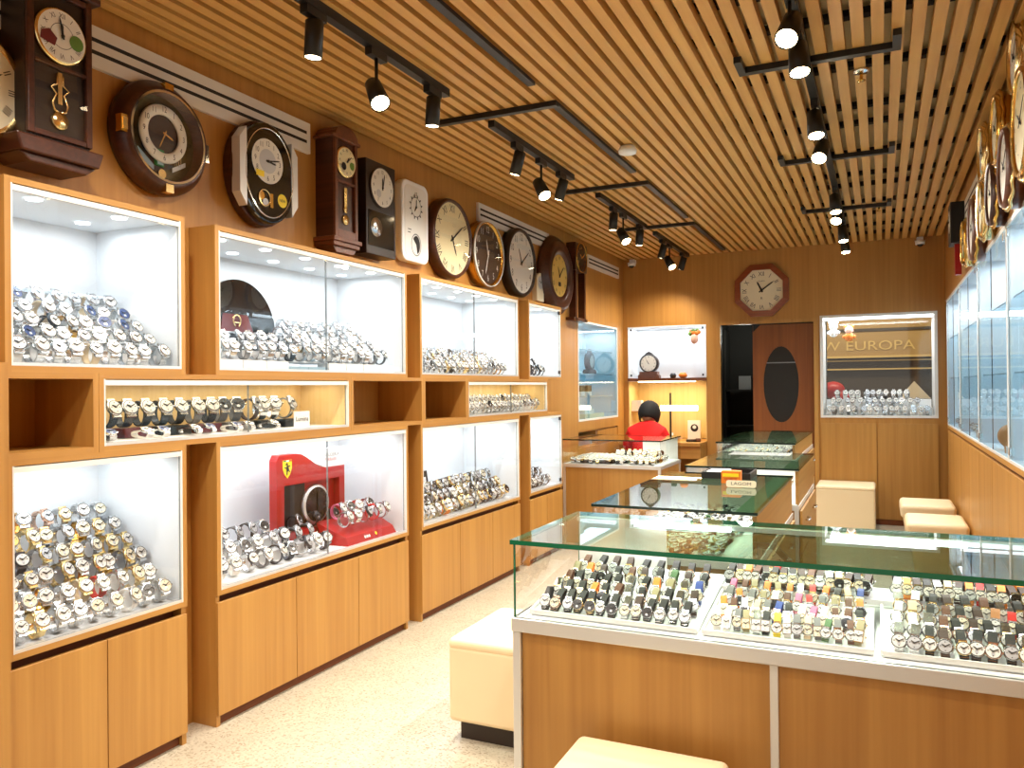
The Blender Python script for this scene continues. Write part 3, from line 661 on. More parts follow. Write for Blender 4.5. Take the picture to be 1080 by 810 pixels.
m.disc(0, -0.15, 0.045, 0.02, 'gold', 16); m.build('scene_panel', r, local=True)
m = MB('dial_silver', 'ink'); m.lathe([(0.08, 0.05), (0.084, 0.058), (0.122, 0.058), (0.126, 0.05)], (0, 0.02, 0), 40, 'dial_white', closed=True); numerals(m, 0, 0.02, 0.0585, 0.104, 0.034); m.disc(0, 0.02, 0.045, 0.08, 'dial_brown'); m.hand(0, 0.02, 0.06, 112, 0.05, 0.008, 'gold'); m.hand(0, 0.02, 0.062, 205, 0.075, 0.006, 'gold'); m.build('dial', r, local=True)
m = MB('glass'); m.disc(0, 0, 0.088, 0.186, n=40); m.build('glass_pane', r, local=True)
# C tall black oval with yellow stickers
r = clock(3.075, 2.575, 'tall black faceted oval clock with two round yellow stickers')
def octo(w, h, c): return [(-w, -h + c * 1.5), (-w + c, -h), (w - c, -h), (w, -h + c * 1.5), (w, h - c * 1.5), (w - c, h), (-w + c, h), (-w, h - c * 1.5)]
def ell(w, h, n=36): return [(w * math.cos(2 * PI * i / n), h * math.sin(2 * PI * i / n)) for i in range(n)]
m = MB('wood_black'); m.prism(ell(0.215, 0.262), 0.0, 0.06, 'wood_dark'); m.prism(ell(0.2, 0.25), 0.06, 0.10, 'black_gloss'); m.build('frame', r, local=True, bevel=0.012, seg=3)
for s in (-1, 1): MB('alu').prism([(s * 0.16, -0.19), (s * 0.205, -0.13), (s * 0.205, 0.13), (s * 0.16, 0.19)][::s], 0.055, 0.106).build('side_panel', r, local=True)
m = MB('chrome'); m.lathe([(0.165, 0.1), (0.168, 0.108), (0.173, 0.1)], n=48, sy=1.3, closed=True); m.build('rim', r, local=True)
m = MB('black_gloss'); m.disc(0, 0, 0.102, 0.165, 'black_gloss', 40, 0.214); m.build('face_panel', r, local=True)
m = MB('dial_white', 'ink'); m.disc(-0.015, 0.055, 0.104, 0.11, 'dial_white'); m.disc(-0.015, 0.055, 0.1045, 0.06, 'dial_silver'); numerals(m, -0.015, 0.055, 0.105, 0.086, 0.036); hands(m, -0.015, 0.055, 0.106, 3, 13, 0.1, w=0.007); m.build('dial', r, local=True)
m = MB('yellow', 'ink'); m.disc(0.09, -0.12, 0.1035, 0.034, 'yellow', 24); m.text('NEW', 0.09, -0.12, 0.104, 0.02, 'ink'); m.build('sticker', r, local=True)
MB('yellow').box(-0.1, -0.045, -0.03, 0.0, 0.1075, 0.108, 'yellow').build('sticker', r, local=True)
m = MB('gold'); m.lathe([(0.035, 0.103), (0.038, 0.112), (0.045, 0.103)], (-0.04, -0.13, 0), 20, closed=True); m.disc(-0.06, -0.12, 0.104, 0.022, 'brass', 14); m.disc(-0.03, -0.15, 0.104, 0.02, 'dial_silver', 14); m.box(0.0, 0.02, -0.17, -0.1, 0.103, 0.106, 'brass'); m.build('ornament', r, local=True)
# D red-brown pendulum clock with arched pediment
r = clock(3.66, 2.29, 'red-brown pendulum clock with curved crest, tallest beside the plain black one')
MB('wood_dark').box(-0.105, 0.105, 0.05, 0.6, 0, 0.12).build('case', r, local=True, bevel=0.003)
m = MB('wood_mid'); m.box(-0.13, 0.13, 0.03, 0.055, 0, 0.145).box(-0.12, 0.12, 0.005, 0.03, 0, 0.135).prism([(-0.08, -0.03), (0.08, -0.03), (0.11, 0.005), (-0.11, 0.005)], 0, 0.12); m.build('base', r, local=True, bevel=0.004)
m = MB('wood_mid'); m.prism([(-0.13, 0.6), (0.13, 0.6), (0.13, 0.615)] + [(0.105 * math.cos(PI * t / 10), 0.62 + 0.065 * math.sin(PI * t / 10)) for t in range(11)] + [(-0.13, 0.615)], 0, 0.14); m.build('crest', r, local=True, bevel=0.004)
m = MB('wood_mid')
for a in ((-0.105, -0.08, 0.055, 0.6), (0.08, 0.105, 0.055, 0.6), (-0.08, 0.08, 0.055, 0.1), (-0.08, 0.08, 0.36, 0.375)): m.box(*a, 0.12, 0.135)
m.build('door', r, local=True, bevel=0.003)
m = MB('ivory', 'ink'); m.lathe([(0.088, 0.12), (0.088, 0.134), (0.08, 0.137)], (0, 0.485, 0), 32, 'gold'); m.disc(0, 0.485, 0.1375, 0.08, 'dial_cream'); numerals(m, 0, 0.485, 0.138, 0.063, 0.022, 'ROM'); hands(m, 0, 0.485, 0.139, 1, 8, 0.06, w=0.005); m.disc(-0.03, 0.455, 0.1395, 0.022, 'dial_black', 16); m.disc(0.045, 0.47, 0.1395, 0.022, 'leaf', 16); m.build('dial', r, local=True)
m = MB('gold'); m.box(-0.012, 0.012, 0.2, 0.34, 0.123, 0.128).lathe([(0.03, 0.122), (0.026, 0.132)], (0, 0.16, 0), 20); m.lathe([(0.018, 0.122), (0.015, 0.13)], (0, 0.22, 0), 16); m.build('pendulum', r, local=True)
# E plain dark box clock
r = clock(4.02, 2.3, 'plain black box pendulum clock with white dial and silver disc')
MB('wood_black').box(-0.155, 0.155, 0, 0.56, 0, 0.12).build('case', r, local=True, bevel=0.003)
m = MB('dial_white', 'ink'); m.lathe([(0.122, 0.12), (0.122, 0.128), (0.116, 0.13)], (0, 0.41, 0), 36, 'wood_black'); m.disc(0, 0.41, 0.1305, 0.116, 'dial_white'); numerals(m, 0, 0.41, 0.131, 0.092, 0.03); hands(m, 0, 0.41, 0.132, 12, 2, 0.1, w=0.006); m.disc(-0.04, 0.37, 0.1315, 0.025, 'dial_silver', 16); m.build('dial', r, local=True)
m = MB('black_gloss'); m.box(-0.135, 0.135, 0.05, 0.26, 0.12, 0.123); m.build('window', r, local=True)
m = MB('chrome'); m.lathe([(0.06, 0.123), (0.055, 0.13)], (-0.06, 0.165, 0), 28, 'steel'); m.build('pendulum', r, local=True)
# F white rounded clock
def rrect(w, h, r_, n=6):
    p = []
    for cx, cy, a0 in ((w - r_, h - r_, 0), (-w + r_, h - r_, PI / 2), (-w + r_, -h + r_, PI), (w - r_, -h + r_, 1.5 * PI)):
        p += [(cx + r_ * math.cos(a0 + PI / 2 * t / n), cy + r_ * math.sin(a0 + PI / 2 * t / n)) for t in range(n + 1)]
    return p
r = clock(4.51, 2.6, 'white rounded rectangular clock with scale dial and keyhole window')
m = MB('white'); m.prism(rrect(0.165, 0.265, 0.06), 0, 0.06); m.build('case', r, local=True, bevel=0.008)
m = MB('dial_silver'); m.prism(rrect(0.135, 0.235, 0.045), 0.06, 0.062, 'alu_white'); m.build('face_panel', r, local=True)
m = MB('ink'); 
for k in range(12): m.hand(0, 0.1, 0.063, k * 30 + 15, 0.085, 0.012, 'ink', -0.78)
m.ring(0, 0.1, 0.063, 0.062, 0.066, 'ink'); hands(m, 0, 0.1, 0.064, 7, 0, 0.06, w=0.006); m.text('12', 0, 0.185, 0.063, 0.035, 'ink'); m.box(-0.1, -0.06, -0.06, -0.055, 0.063, 0.064, 'ink').box(-0.1, -0.07, -0.08, -0.075, 0.063, 0.064, 'ink'); m.build('dial', r, local=True)
m = MB('ink'); m.prism([(0.045 * math.cos(a), -0.15 + 0.06 * math.sin(a)) for a in [PI * (-0.4 + 1.2 * t / 12) for t in range(13)]] + [(-0.0, -0.15)], 0.063, 0.065); m.build('pendulum', r, local=True)
m = MB('alu'); m.ring(0, -0.15, 0.063, 0.055, 0.062, 'grey', 28, 1.2); m.build('window_ring', r, local=True)
# round clocks G H I
def round_clock(y, z, R, dep, label, frame, dialm, style, ink, hr, mn, rim=None, fr=0.1):
    r = clock(y, z, label)
    m = MB(frame); m.lathe([(R, 0.0), (R, dep * 0.75), (R * (1 - fr * 0.4), dep), (R * (1 - fr), dep * 0.9), (R * (1 - fr), dep * 0.4)], n=48, m=frame); m.build('frame', r, local=True)
    if rim: m = MB(rim); m.lathe([(R * 1.001, dep * 0.8), (R * 0.985, dep * 1.03), (R * 0.95, dep * 0.9)], n=48, m=rim, closed=True); m.build('rim', r, local=True)
    m = MB(dialm, ink); q = R * (1 - fr); z0 = dep * 0.8
    m.disc(0, 0, z0, q, dialm, 48); numerals(m, 0, 0, z0 + 0.001, q * 0.82, R * (0.27 if style == 'ROM' else 0.28), style, ink); hands(m, 0, 0, z0 + 0.002, hr, mn, q * 0.85, ink, R * 0.035)
    m.build('dial', r, local=True)
    m = MB('glass'); m.disc(0, 0, dep * 0.92, q, n=40); m.build('glass_pane', r, local=True)
    return r
round_clock(4.985, 2.57, 0.285, 0.09, 'round clock with brown frame, cream dial and roman numerals', 'wood_dark', 'dial_cream', 'ROM', 'ink', 5, 9)
round_clock(5.535, 2.54, 0.255, 0.1, 'round clock with black dial and white numerals, silver rim', 'brass', 'dial_brown', 'ARA', 'dial_white', 11, 33, rim='alu_white')
round_clock(6.19, 2.565, 0.295, 0.09, 'round clock with dark frame and plain white dial', 'wood_black', 'dial_white', 'ARA', 'ink', 11, 9, fr=0.12)
# K small white thing
r = clock(6.66, 2.41, 'small pale arched clock leaning between two larger clocks')
MB('ivory').prism([(-0.08, -0.13), (0.08, -0.13)] + [(0.08 * math.cos(PI * t / 10), 0.05 + 0.08 * math.sin(PI * t / 10)) for t in range(11)], 0, 0.05, 'ivory').build('case', r, local=True, bevel=0.004)
m = MB('alu_white', 'ink'); m.disc(0, 0.04, 0.051, 0.06, 'dial_silver', 24); hands(m, 0, 0.04, 0.052, 10, 10, 0.05, w=0.004); m.build('dial', r, local=True)
# J thick oval brown with gold dial
r = clock(7.05, 2.56, 'thick stepped brown round clock with yellow dial')
m = MB('wood_dark'); m.lathe([(0.36, 0), (0.385, 0.03), (0.37, 0.06), (0.34, 0.075), (0.335, 0.1), (0.29, 0.115), (0.27, 0.1), (0.255, 0.11), (0.23, 0.1), (0.2, 0.085), (0.2, 0.05)], n=48, m='wood_dark'); m.build('frame', r, local=True)
m = MB('dial_gold', 'ink'); m.disc(0, 0, 0.083, 0.205, 'dial_gold', 40); numerals(m, 0, 0, 0.084, 0.165, 0.045, 'ROM'); hands(m, 0, 0, 0.085, 11, 8, 0.16, w=0.01); m.box(-0.03, 0.03, -0.1, -0.06, 0.0845, 0.086, 'ink'); m.build('dial', r, local=True)
# L thin open frame clock
r = clock(7.62, 2.17, 'narrow dark pendulum clock with two long bare legs, last on the wall')
m = MB('wood_dark'); m.box(-0.17, 0.17, 0.5, 0.78, 0, 0.1); m.build('case', r, local=True, bevel=0.004)
for s in (-1, 1): MB('wood_dark').box(s * 0.13 - 0.022, s * 0.13 + 0.022, 0.0, 0.5, 0.02, 0.09).build('leg', r, local=True)
MB('wood_dark').box(-0.2, 0.2, 0.0, 0.03, 0.0, 0.09).build('bar', r, local=True)
m = MB('dial_black'); m.lathe([(0.14, 0.1), (0.145, 0.11), (0.155, 0.1)], (0, 0.64, 0), 36, 'brass', closed=True); m.disc(0, 0.64, 0.1015, 0.14, 'wood_black'); m.ring(0, 0.64, 0.102, 0.08, 0.12, 'dial_brown'); numerals(m, 0, 0.64, 0.103, 0.1, 0.03, 'ROM', 'gold'); hands(m, 0, 0.64, 0.104, 10, 10, 0.1, 'gold'); m.build('dial', r, local=True)
# octagonal clock on the back wall
r = clock(0, 0, 'octagonal clock with reddish wood frame on the back wall above doorway', 0, ON_BACK)
r.matrix_world = Matrix.Translation((-1.21, YB, 2.575)) @ ON_BACK
def octp(R): return [(R * math.cos(PI / 8 + k * PI / 4), R * math.sin(PI / 8 + k * PI / 4)) for k in range(8)]
m = MB('wood_red'); o_, i_ = octp(0.318), octp(0.25)
m.add([(x, y, 0) for x, y in o_] + [(x, y, 0.04) for x, y in o_] + [(x, y, 0.05) for x, y in i_] + [(x, y, 0.02) for x, y in i_],
      [(k + a * 8, (k + 1) % 8 + a * 8, (k + 1) % 8 + a * 8 + 8, k + a * 8 + 8) for k in range(8) for a in range(3)]); m.build('frame', r, local=True)
m = MB('dial_white', 'ink'); m.add([(x, y, 0.025) for x, y in octp(0.25)], [tuple(range(8))], 'ivory'); numerals(m, 0, 0, 0.026, 0.185, 0.07, 'ROM'); hands(m, 0, 0, 0.028, 11, 9, 0.2, w=0.014); m.text('R', 0, -0.09, 0.026, 0.04, 'ink'); m.text('QUARTZ', 0, 0.105, 0.026, 0.018, 'ink'); m.build('dial', r, local=True)
# right wall clocks, edge-on
RC = [(5.35, 2.84, 0.15, 'gold', 'dial_white', 'gold rimmed round clock, upper tier, third along right wall'), (4.75, 2.80, 0.17, 'brass', 'ivory', 'brass round clock in upper tier, second along right wall'), (4.1, 2.93, 0.15, 'gold', 'dial_white', 'gold edged round clock in upper tier, nearest along right wall'),
      (3.95, 2.6, 0.22, 'brass', 'dial_cream', 'large brass round clock, lower tier, nearest along right wall'), (4.45, 2.53, 0.18, 'wood_mid', 'dial_white', 'brown rimmed round clock, lower tier, second along right wall'), (4.98, 2.52, 0.16, 'wood_dark', 'ivory', 'dark wood round clock, lower tier, third along right wall'),
      (5.42, 2.52, 0.16, 'gold', 'dial_cream', 'bright gold round clock, lower tier, fourth along right wall'), (5.95, 2.5, 0.19, 'wood_mid', 'dial_white', 'brown round clock, lower tier, fifth along right wall'), (6.5, 2.5, 0.15, 'brass', 'ivory', 'brass round clock, lower tier, just before the black hanging clock')]
for k, (y, z, R, fm, dm, lab) in enumerate(RC):
    r = clock(y, z, lab, XR + 0.006, ON_RIGHT)
    m = MB(fm); m.lathe([(R, 0.0), (R, 0.055), (R * 0.93, 0.085), (R * 0.85, 0.075), (R * 0.85, 0.03)], n=36, m=fm, sy=1.1); m.build('frame', r, local=True)
    m = MB('gold'); n_ = 60; vs = []
    for q in range(n_):
        a = 2 * PI * q / n_; rr = R * (1.0 + 0.012 * math.cos(a * 12)); zq = 0.066 + 0.004 * math.cos(a * 12)
        for u_, w_ in ((0.0, 0.0), (0.014, -0.01), (0.0, -0.022), (-0.012, -0.01)): vs.append(((rr + u_) * math.cos(a), 1.1 * (rr + u_) * math.sin(a), zq + w_))
    m.add(vs, [(q * 4 + t, q * 4 + (t + 1) % 4, ((q + 1) % n_) * 4 + (t + 1) % 4, ((q + 1) % n_) * 4 + t) for q in range(n_) for t in range(4)], 'gold' if k % 2 == 0 else 'brass', True)
    m.build('rim', r, local=True)
    m = MB(dm, 'ink'); m.disc(0, 0, 0.07, R * 0.86, dm, 36, R * 0.94); numerals(m, 0, 0, 0.071, R * 0.7, R * 0.22); hands(m, 0, 0, 0.073, 10, 9, R * 0.75, w=0.007); m.build('dial', r, local=True)
r = clock(7.2, 2.36, 'black hanging clock with red-orange pendulum, deepest along the right wall', XR + 0.006, ON_RIGHT)
MB('black').box(-0.12, 0.12, 0.24, 0.56, 0, 0.11).build('case', r, local=True, bevel=0.006)
MB('orange').box(-0.03, 0.03, 0.0, 0.24, 0.03, 0.075, 'red').build('pendulum', r, local=True)
m = MB('dial_white', 'ink'); m.disc(0, 0.42, 0.111, 0.09, 'dial_white', 28); hands(m, 0, 0.42, 0.112, 10, 9, 0.08, w=0.006); m.build('dial', r, local=True)
# air grilles
def grille(y0, y1, z0, z1, lab, x=XW, right=False):
    s = -1 if right else 1
    r = thing('air_grille', (x, (y0 + y1) / 2, z0), lab, 'vent', 'white slot air grilles')
    xs = sorted((x, x + s * 0.02)); MB('grille').box(xs[0], xs[1], y0, y1, z0, z1).build('frame', r)
    h = (z1 - z0); xs = sorted((x + s * 0.0201, x + s * 0.021)); m = MB('grille_dark')
    for k in (0.36, 0.66): m.box(xs[0], xs[1], y0 + 0.03, y1 - 0.03, z0 + h * k - 0.008, z0 + h * k + 0.008)
    m.build('slots', r)
grille(1.0, 3.49, 2.79, 2.955, 'long white slot air grille above the nearest clocks')
grille(5.5, 6.95, 2.805, 2.945, 'white slot air grille above the round clocks')
grille(8.05, 9.16, 2.79, 2.92, 'white slot air grille in far left corner')
grille(6.1, 7.0, 2.74, 2.9, 'white slot air grille on the right wall above clocks', XR + 0.006, True)
# ------------------------------------------------------------------ lights on rails
def spot(x, y, zc, d, lab, lens='led_soft', energy=70, angle=130, col=(1.0, 0.92, 0.80)):
    """track spotlight hanging from a rail; d = aim"""
    r = thing('track_spotlight', (x, y, 3.0), lab, 'spotlight', 'black track spotlights')
    d = Vector(d).normalized()
    MB('black').box(x - 0.018, x + 0.018, y - 0.06, y + 0.06, 2.965, 2.999).build('adapter', r)
    c = Vector((x, y, zc))
    MB('black').tube([(x, y, 2.966), (x, y, zc + 0.01), tuple(c - d * 0.01)], 0.008, 8).build('arm', r)
    q = d.to_track_quat('Z', 'Y').to_matrix()
    f = 1.25 if lens == 'led_lens' else 1.0  # bright heads widened to stand in for bloom around the lens
    m = MB('black'); m.lathe([(0.03, -0.075), (0.036, -0.07), (0.036 * f, 0.07), (0.032 * f, 0.07), (0.03 * f, 0.055)], tuple(c), 20, rot=q); m.build('barrel', r)
    m = MB(lens); m.lathe([(0.0315 * f, 0.06), (0.0315 * f, 0.067)], tuple(c), 20, rot=q); m.build('lens', r)
    p = c + d * 0.09
    light('spot_lamp', 'SPOT', tuple(p), energy, col, 0.03, target=tuple(p + d), angle=angle, blend=1.0, parent=r)
for y0, y1, lab in ((2.3, 3.58, 'nearest black light rail over left cabinets'), (4.1, 5.42, 'second black light rail over left cabinets'), (6.0, 7.4, 'third black light rail over left cabinets'), (7.75, 9.25, 'farthest black light rail over left cabinets')):
    single(MB('black').box(-2.035, -1.995, y0, y1, 3.0, ZC - 0.001), 'light_rail', lab, 'light rail', 'black light rails')
single(MB('black').box(-0.32, -0.28, 1.2, 9.0, 3.0, ZC - 0.001), 'light_rail', 'long black light rail running down the shop above counters', 'light rail', 'black light rails')
LS = [(2.52, 0), (2.95, 1), (3.44, 0), (4.46, 0), (4.84, 1), (5.2, 0), (6.4, 0), (6.68, 1), (7.2, 0), (8.05, 0), (8.35, 1), (8.95, 0)]
for i, (y, s) in enumerate(LS):
    rail = ['nearest', 'second', 'third', 'farthest'][i // 3] + ' left rail'
    pos = ['near end', 'middle', 'far end'][i % 3]
    if s: spot(-2.015, y, 2.81, (0.5, -0.32, -0.8), f'glowing spotlight tilted towards viewer, middle of {rail}', 'led_lens', 100, 140)
    else: spot(-2.015, y, 2.88, (-0.3 if i % 2 else -0.08, 0.02, -1), f'black spotlight pointing down, {pos} of {rail}', 'led_soft', 80)
RS = [(3.2, 2.86, 1), (3.56, 2.88, 0), (4.5, 2.88, 0), (4.95, 2.86, 1), (6.55, 2.88, 0), (6.9, 2.86, 1), (7.9, 2.88, 0), (8.45, 2.86, 0)]
for i, (y, z, s) in enumerate(RS):
    o_ = ORD[i]
    if s: spot(-0.3, y, z, (-0.12, -0.62, -0.78), f'glowing tilted spotlight, {o_} along the long rail over counters', 'led_lens', 100, 140)
    else: spot(-0.3, y, z, (0.1, -0.25, -1), f'spotlight pointing down, {o_} along the long rail over counters', 'led_lens', 75)
for x, y in ((-2.0, 0.6), (-2.0, 1.6), (-0.3, 1.4), (-0.3, 2.3), (-1.2, 0.2)):  # unseen fill spots added over the front zone, without fixtures
    light('front_fill', 'SPOT', (x, y, 2.9), 70, (1.0, 0.92, 0.8), 0.06, target=(x - (0.5 if x < -1 else 0), y + 1.0, 0), angle=110, blend=0.8)
# ceiling fittings
m = MB('white'); m.lathe([(0.055, 0), (0.06, 0.02), (0.045, 0.045), (0.02, 0.05)], (-1.45, 4.92, ZC - 0.051), 24)
single(m, 'smoke_detector', 'round cream smoke detector between the slat panels', 'smoke detector')
for (x, y, lab) in ((-0.07, 4.25, 'chrome ceiling sprinkler nearer along the slats'), (0.005, 7.5, 'chrome ceiling sprinkler farther along the slats')):
    r = thing('ceiling_sprinkler', (x, y, ZC), lab, 'sprinkler', 'ceiling sprinklers')
    MB('chrome').lathe([(0.035, -0.012), (0.04, 0)], (x, y, ZC - 0.002), 20).build('plate', r); MB('brass').cyl((x, y, ZC - 0.05), 0.008, 0.04, n=10).lathe([(0.02, -0.055), (0.02, -0.052)], (x, y, ZC), 12).build('nozzle', r)
for (x, lab) in ((-2.7, 'small white dome camera in back left corner under ceiling'), (0.39, 'small white dome camera in back right corner under ceiling')):
    r = thing('security_camera', (x, 9.3, 2.93), lab, 'camera', 'security cameras')
    MB('white').box(x - 0.03, x + 0.03, 9.29, YB - 0.001, 2.985, 3.03).lathe([(0.045, 2.95), (0.05, 2.99)], (x, 9.29, 0), 20, 'white').build('mount', r)
    MB('black_gloss').ball((x, 9.285, 2.955), 0.032, 0, 16, 10).build('lens', r)
# ------------------------------------------------------------------ stools
def stool(x0, x1, y0, y1, h, lab, plinth=True, taper=0.0):
    r = thing('upholstered_stool', ((x0 + x1) / 2, (y0 + y1) / 2, 0), lab, 'stool', 'cream box stools')
    if taper:
        t = taper; m = MB('stool_leather')
        m.add([(x0 + t, y0 + t, 0.02), (x1 - t, y0 + t, 0.02), (x1 - t, y1 - t, 0.02), (x0 + t, y1 - t, 0.02), (x0 + 0.02, y0 + 0.02, h - 0.12), (x1 - 0.02, y0 + 0.02, h - 0.12), (x1 - 0.02, y1 - 0.02, h - 0.12), (x0 + 0.02, y1 - 0.02, h - 0.12)], [(3, 2, 1, 0), (4, 5, 6, 7), (0, 1, 5, 4), (1, 2, 6, 5), (2, 3, 7, 6), (3, 0, 4, 7)])
        m.build('body', r, bevel=0.02, seg=3)
        MB('stool_leather').box(x0, x1, y0, y1, h - 0.12, h).build('seat', r, bevel=0.035, seg=5)
    else:
        MB('stool_leather').box(x0, x1, y0, y1, 0.08 if plinth else 0.01, h - 0.03).build('body', r, bevel=0.02, seg=3)
        MB('stool_leather').box(x0 - 0.002, x1 + 0.002, y0 - 0.002, y1 + 0.002, h - 0.05, h).build('seat', r, bevel=0.022, seg=4)
    if plinth: MB('plinth_dark').box(x0 + 0.04, x1 - 0.04, y0 + 0.04, y1 - 0.04, 0.0, 0.085).build('plinth', r)
    else: MB('plinth_dark').box(x0 + 0.08, x1 - 0.08, y0 + 0.08, y1 - 0.08, 0.0, 0.02).build('plinth', r)
stool(-1.69, -1.2, 2.97, 3.5, 0.435, 'tall cream box stool on dark plinth beside the front glass counter')
stool(-0.85, -0.4, 1.85, 2.31, 0.435, 'cream cushioned stool top in front of the front glass counter')
stool(-0.62, -0.06, 8.82, 9.34, 0.46, 'tall cream box stool against the back wall panel', False)
stool(0.15, 0.59, 7.85, 8.4, 0.43, 'low cream cushioned stool by the right wall, farther one', False, 0.06)
stool(0.17, 0.6, 6.85, 7.42, 0.43, 'low cream cushioned stool by the right wall, nearer one', False, 0.06)
# ------------------------------------------------------------------ glass counters
def green_slab(x0, x1, y0, y1, z0, z1, mat='glass_top', edge='green_edge'):
    return MB(mat).box(x0, x1, y0, y1, z0, z1, mat, mx=edge, my=edge)
# front counter
cx0, cx1, cy0, cy1 = -1.106, 0.54, 2.374, 3.01; zt = 0.745
r = thing('glass_counter', ((cx0 + cx1) / 2, cy0, 0), 'front glass counter with green edged top and oak panels, three white watch trays', 'counter', 'glass counters')
xm = (-0.285)
for a, b in ((cx0 + 0.03, xm - 0.012), (xm + 0.012, cx1 - 0.03)): MB('wood_z').box(a, b, cy0 + 0.012, cy0 + 0.03, 0.0, zt - 0.045).build('front_panel', r)
for x in (cx0 + 0.008, cx1 - 0.024): MB('wood_z').box(x, x + 0.016, cy0 + 0.03, cy1 - 0.03, 0.0, zt - 0.045).build('side_panel', r)
for a, y in ((cx0, cy0), (xm - 0.012, cy0 + 0.004), (cx1 - 0.028, cy0), (cx0, cy1 - 0.028), (cx1 - 0.028, cy1 - 0.028)): MB('alu').box(a, a + (0.024 if a == xm - 0.012 else 0.028), y, y + 0.028, 0, zt - 0.045).build('post', r, bevel=0.002, seg=1)
MB('alu').box(cx0 - 0.004, cx1, cy0 - 0.004, cy0 + 0.03, zt - 0.045, zt).box(cx0 - 0.004, cx0 + 0.03, cy0 + 0.03, cy1, zt - 0.045, zt).box(cx1 - 0.03, cx1, cy0 + 0.03, cy1, zt - 0.045, zt).box(cx0 + 0.03, cx1 - 0.03, cy1 - 0.03, cy1, zt - 0.045, zt).build('frame_rail', r, bevel=0.004)
MB('white').box(cx0 + 0.03, cx1 - 0.03, cy0 + 0.03, cy1 - 0.03, zt - 0.03, zt - 0.004).build('deck', r)
MB('glass').box(cx0 + 0.006, cx1 - 0.006, cy0 + 0.004, cy0 + 0.012, zt, 0.985, 'glass', mx='green_edge', mz='green_edge').build('front_glass', r)
for x in (cx0, cx1 - 0.008): MB('glass').box(x, x + 0.008, cy0 + 0.012, cy1 - 0.004, zt, 0.985, 'glass', my='green_edge', mz='green_edge').build('side_glass', r)
green_slab(cx0 - 0.006, cx1 + 0.006, cy0 - 0.004, cy1 + 0.004, 0.985, 1.0).build('top_glass', r)
MB('alu_white').box(cx0 + 0.01, -0.745, cy1 - 0.02, cy1 - 0.012, zt, 0.975).build('back_door', r)
MB('glass_mid').box(-0.755, -0.2, cy1 - 0.011, cy1 - 0.005, zt, 0.975, 'glass_top', mx='mirror_edge').build('back_door', r)
MB('glass_mid').box(-0.21, cx1 - 0.01, cy1 - 0.02, cy1 - 0.014, zt, 0.975, 'glass_top', mx='mirror_edge').build('back_door', r)
MB('alu_white').box(cx0 + 0.005, cx1 - 0.005, cy1 - 0.03, cy1, 0.968, 0.984).build('top_rail', r)
for a, b in ((-0.86, -0.5), (-0.15, 0.25)): MB('led_cool').box(a, b, cy1 - 0.055, cy1 - 0.035, 0.966, 0.982).build('light_strip', r)
MB('alu').box(-0.505, cx1 - 0.03, 2.795, cy1 - 0.03, 0.80, 0.808, 'white', my='alu').box(-0.505, cx1 - 0.03, 2.79, 2.795, 0.795, 0.812, 'alu').box(-0.505, -0.495, 2.8, 2.97, zt, 0.80).box(cx1 - 0.045, cx1 - 0.035, 2.8, 2.97, zt, 0.8).build('back_shelf', r)
light('counter_light', 'AREA', ((cx0 + cx1) / 2, 2.92, 0.97), 2.8, (1.0, 0.97, 0.92), 1.55, 0.05, target=((cx0 + cx1) / 2, 2.6, 0.6), parent=r)
light('counter_light', 'AREA', ((cx0 + cx1) / 2, 2.41, 0.975), 2.4, (1.0, 0.97, 0.92), 1.55, 0.02, target=((cx0 + cx1) / 2, 2.75, 0.6), parent=r)
slope = math.atan2(0.055, 0.45)
TR = [(-1.065, -0.515, 2.44, 2.955, 'left', 5, [13, 12, 11, 10, 9]), (-0.495, -0.025, 2.44, 2.785, 'middle', 4, [15, 13, 12, 12]), (0.0, 0.5, 2.44, 2.785, 'right', 4, [12, 12, 11, 10])]
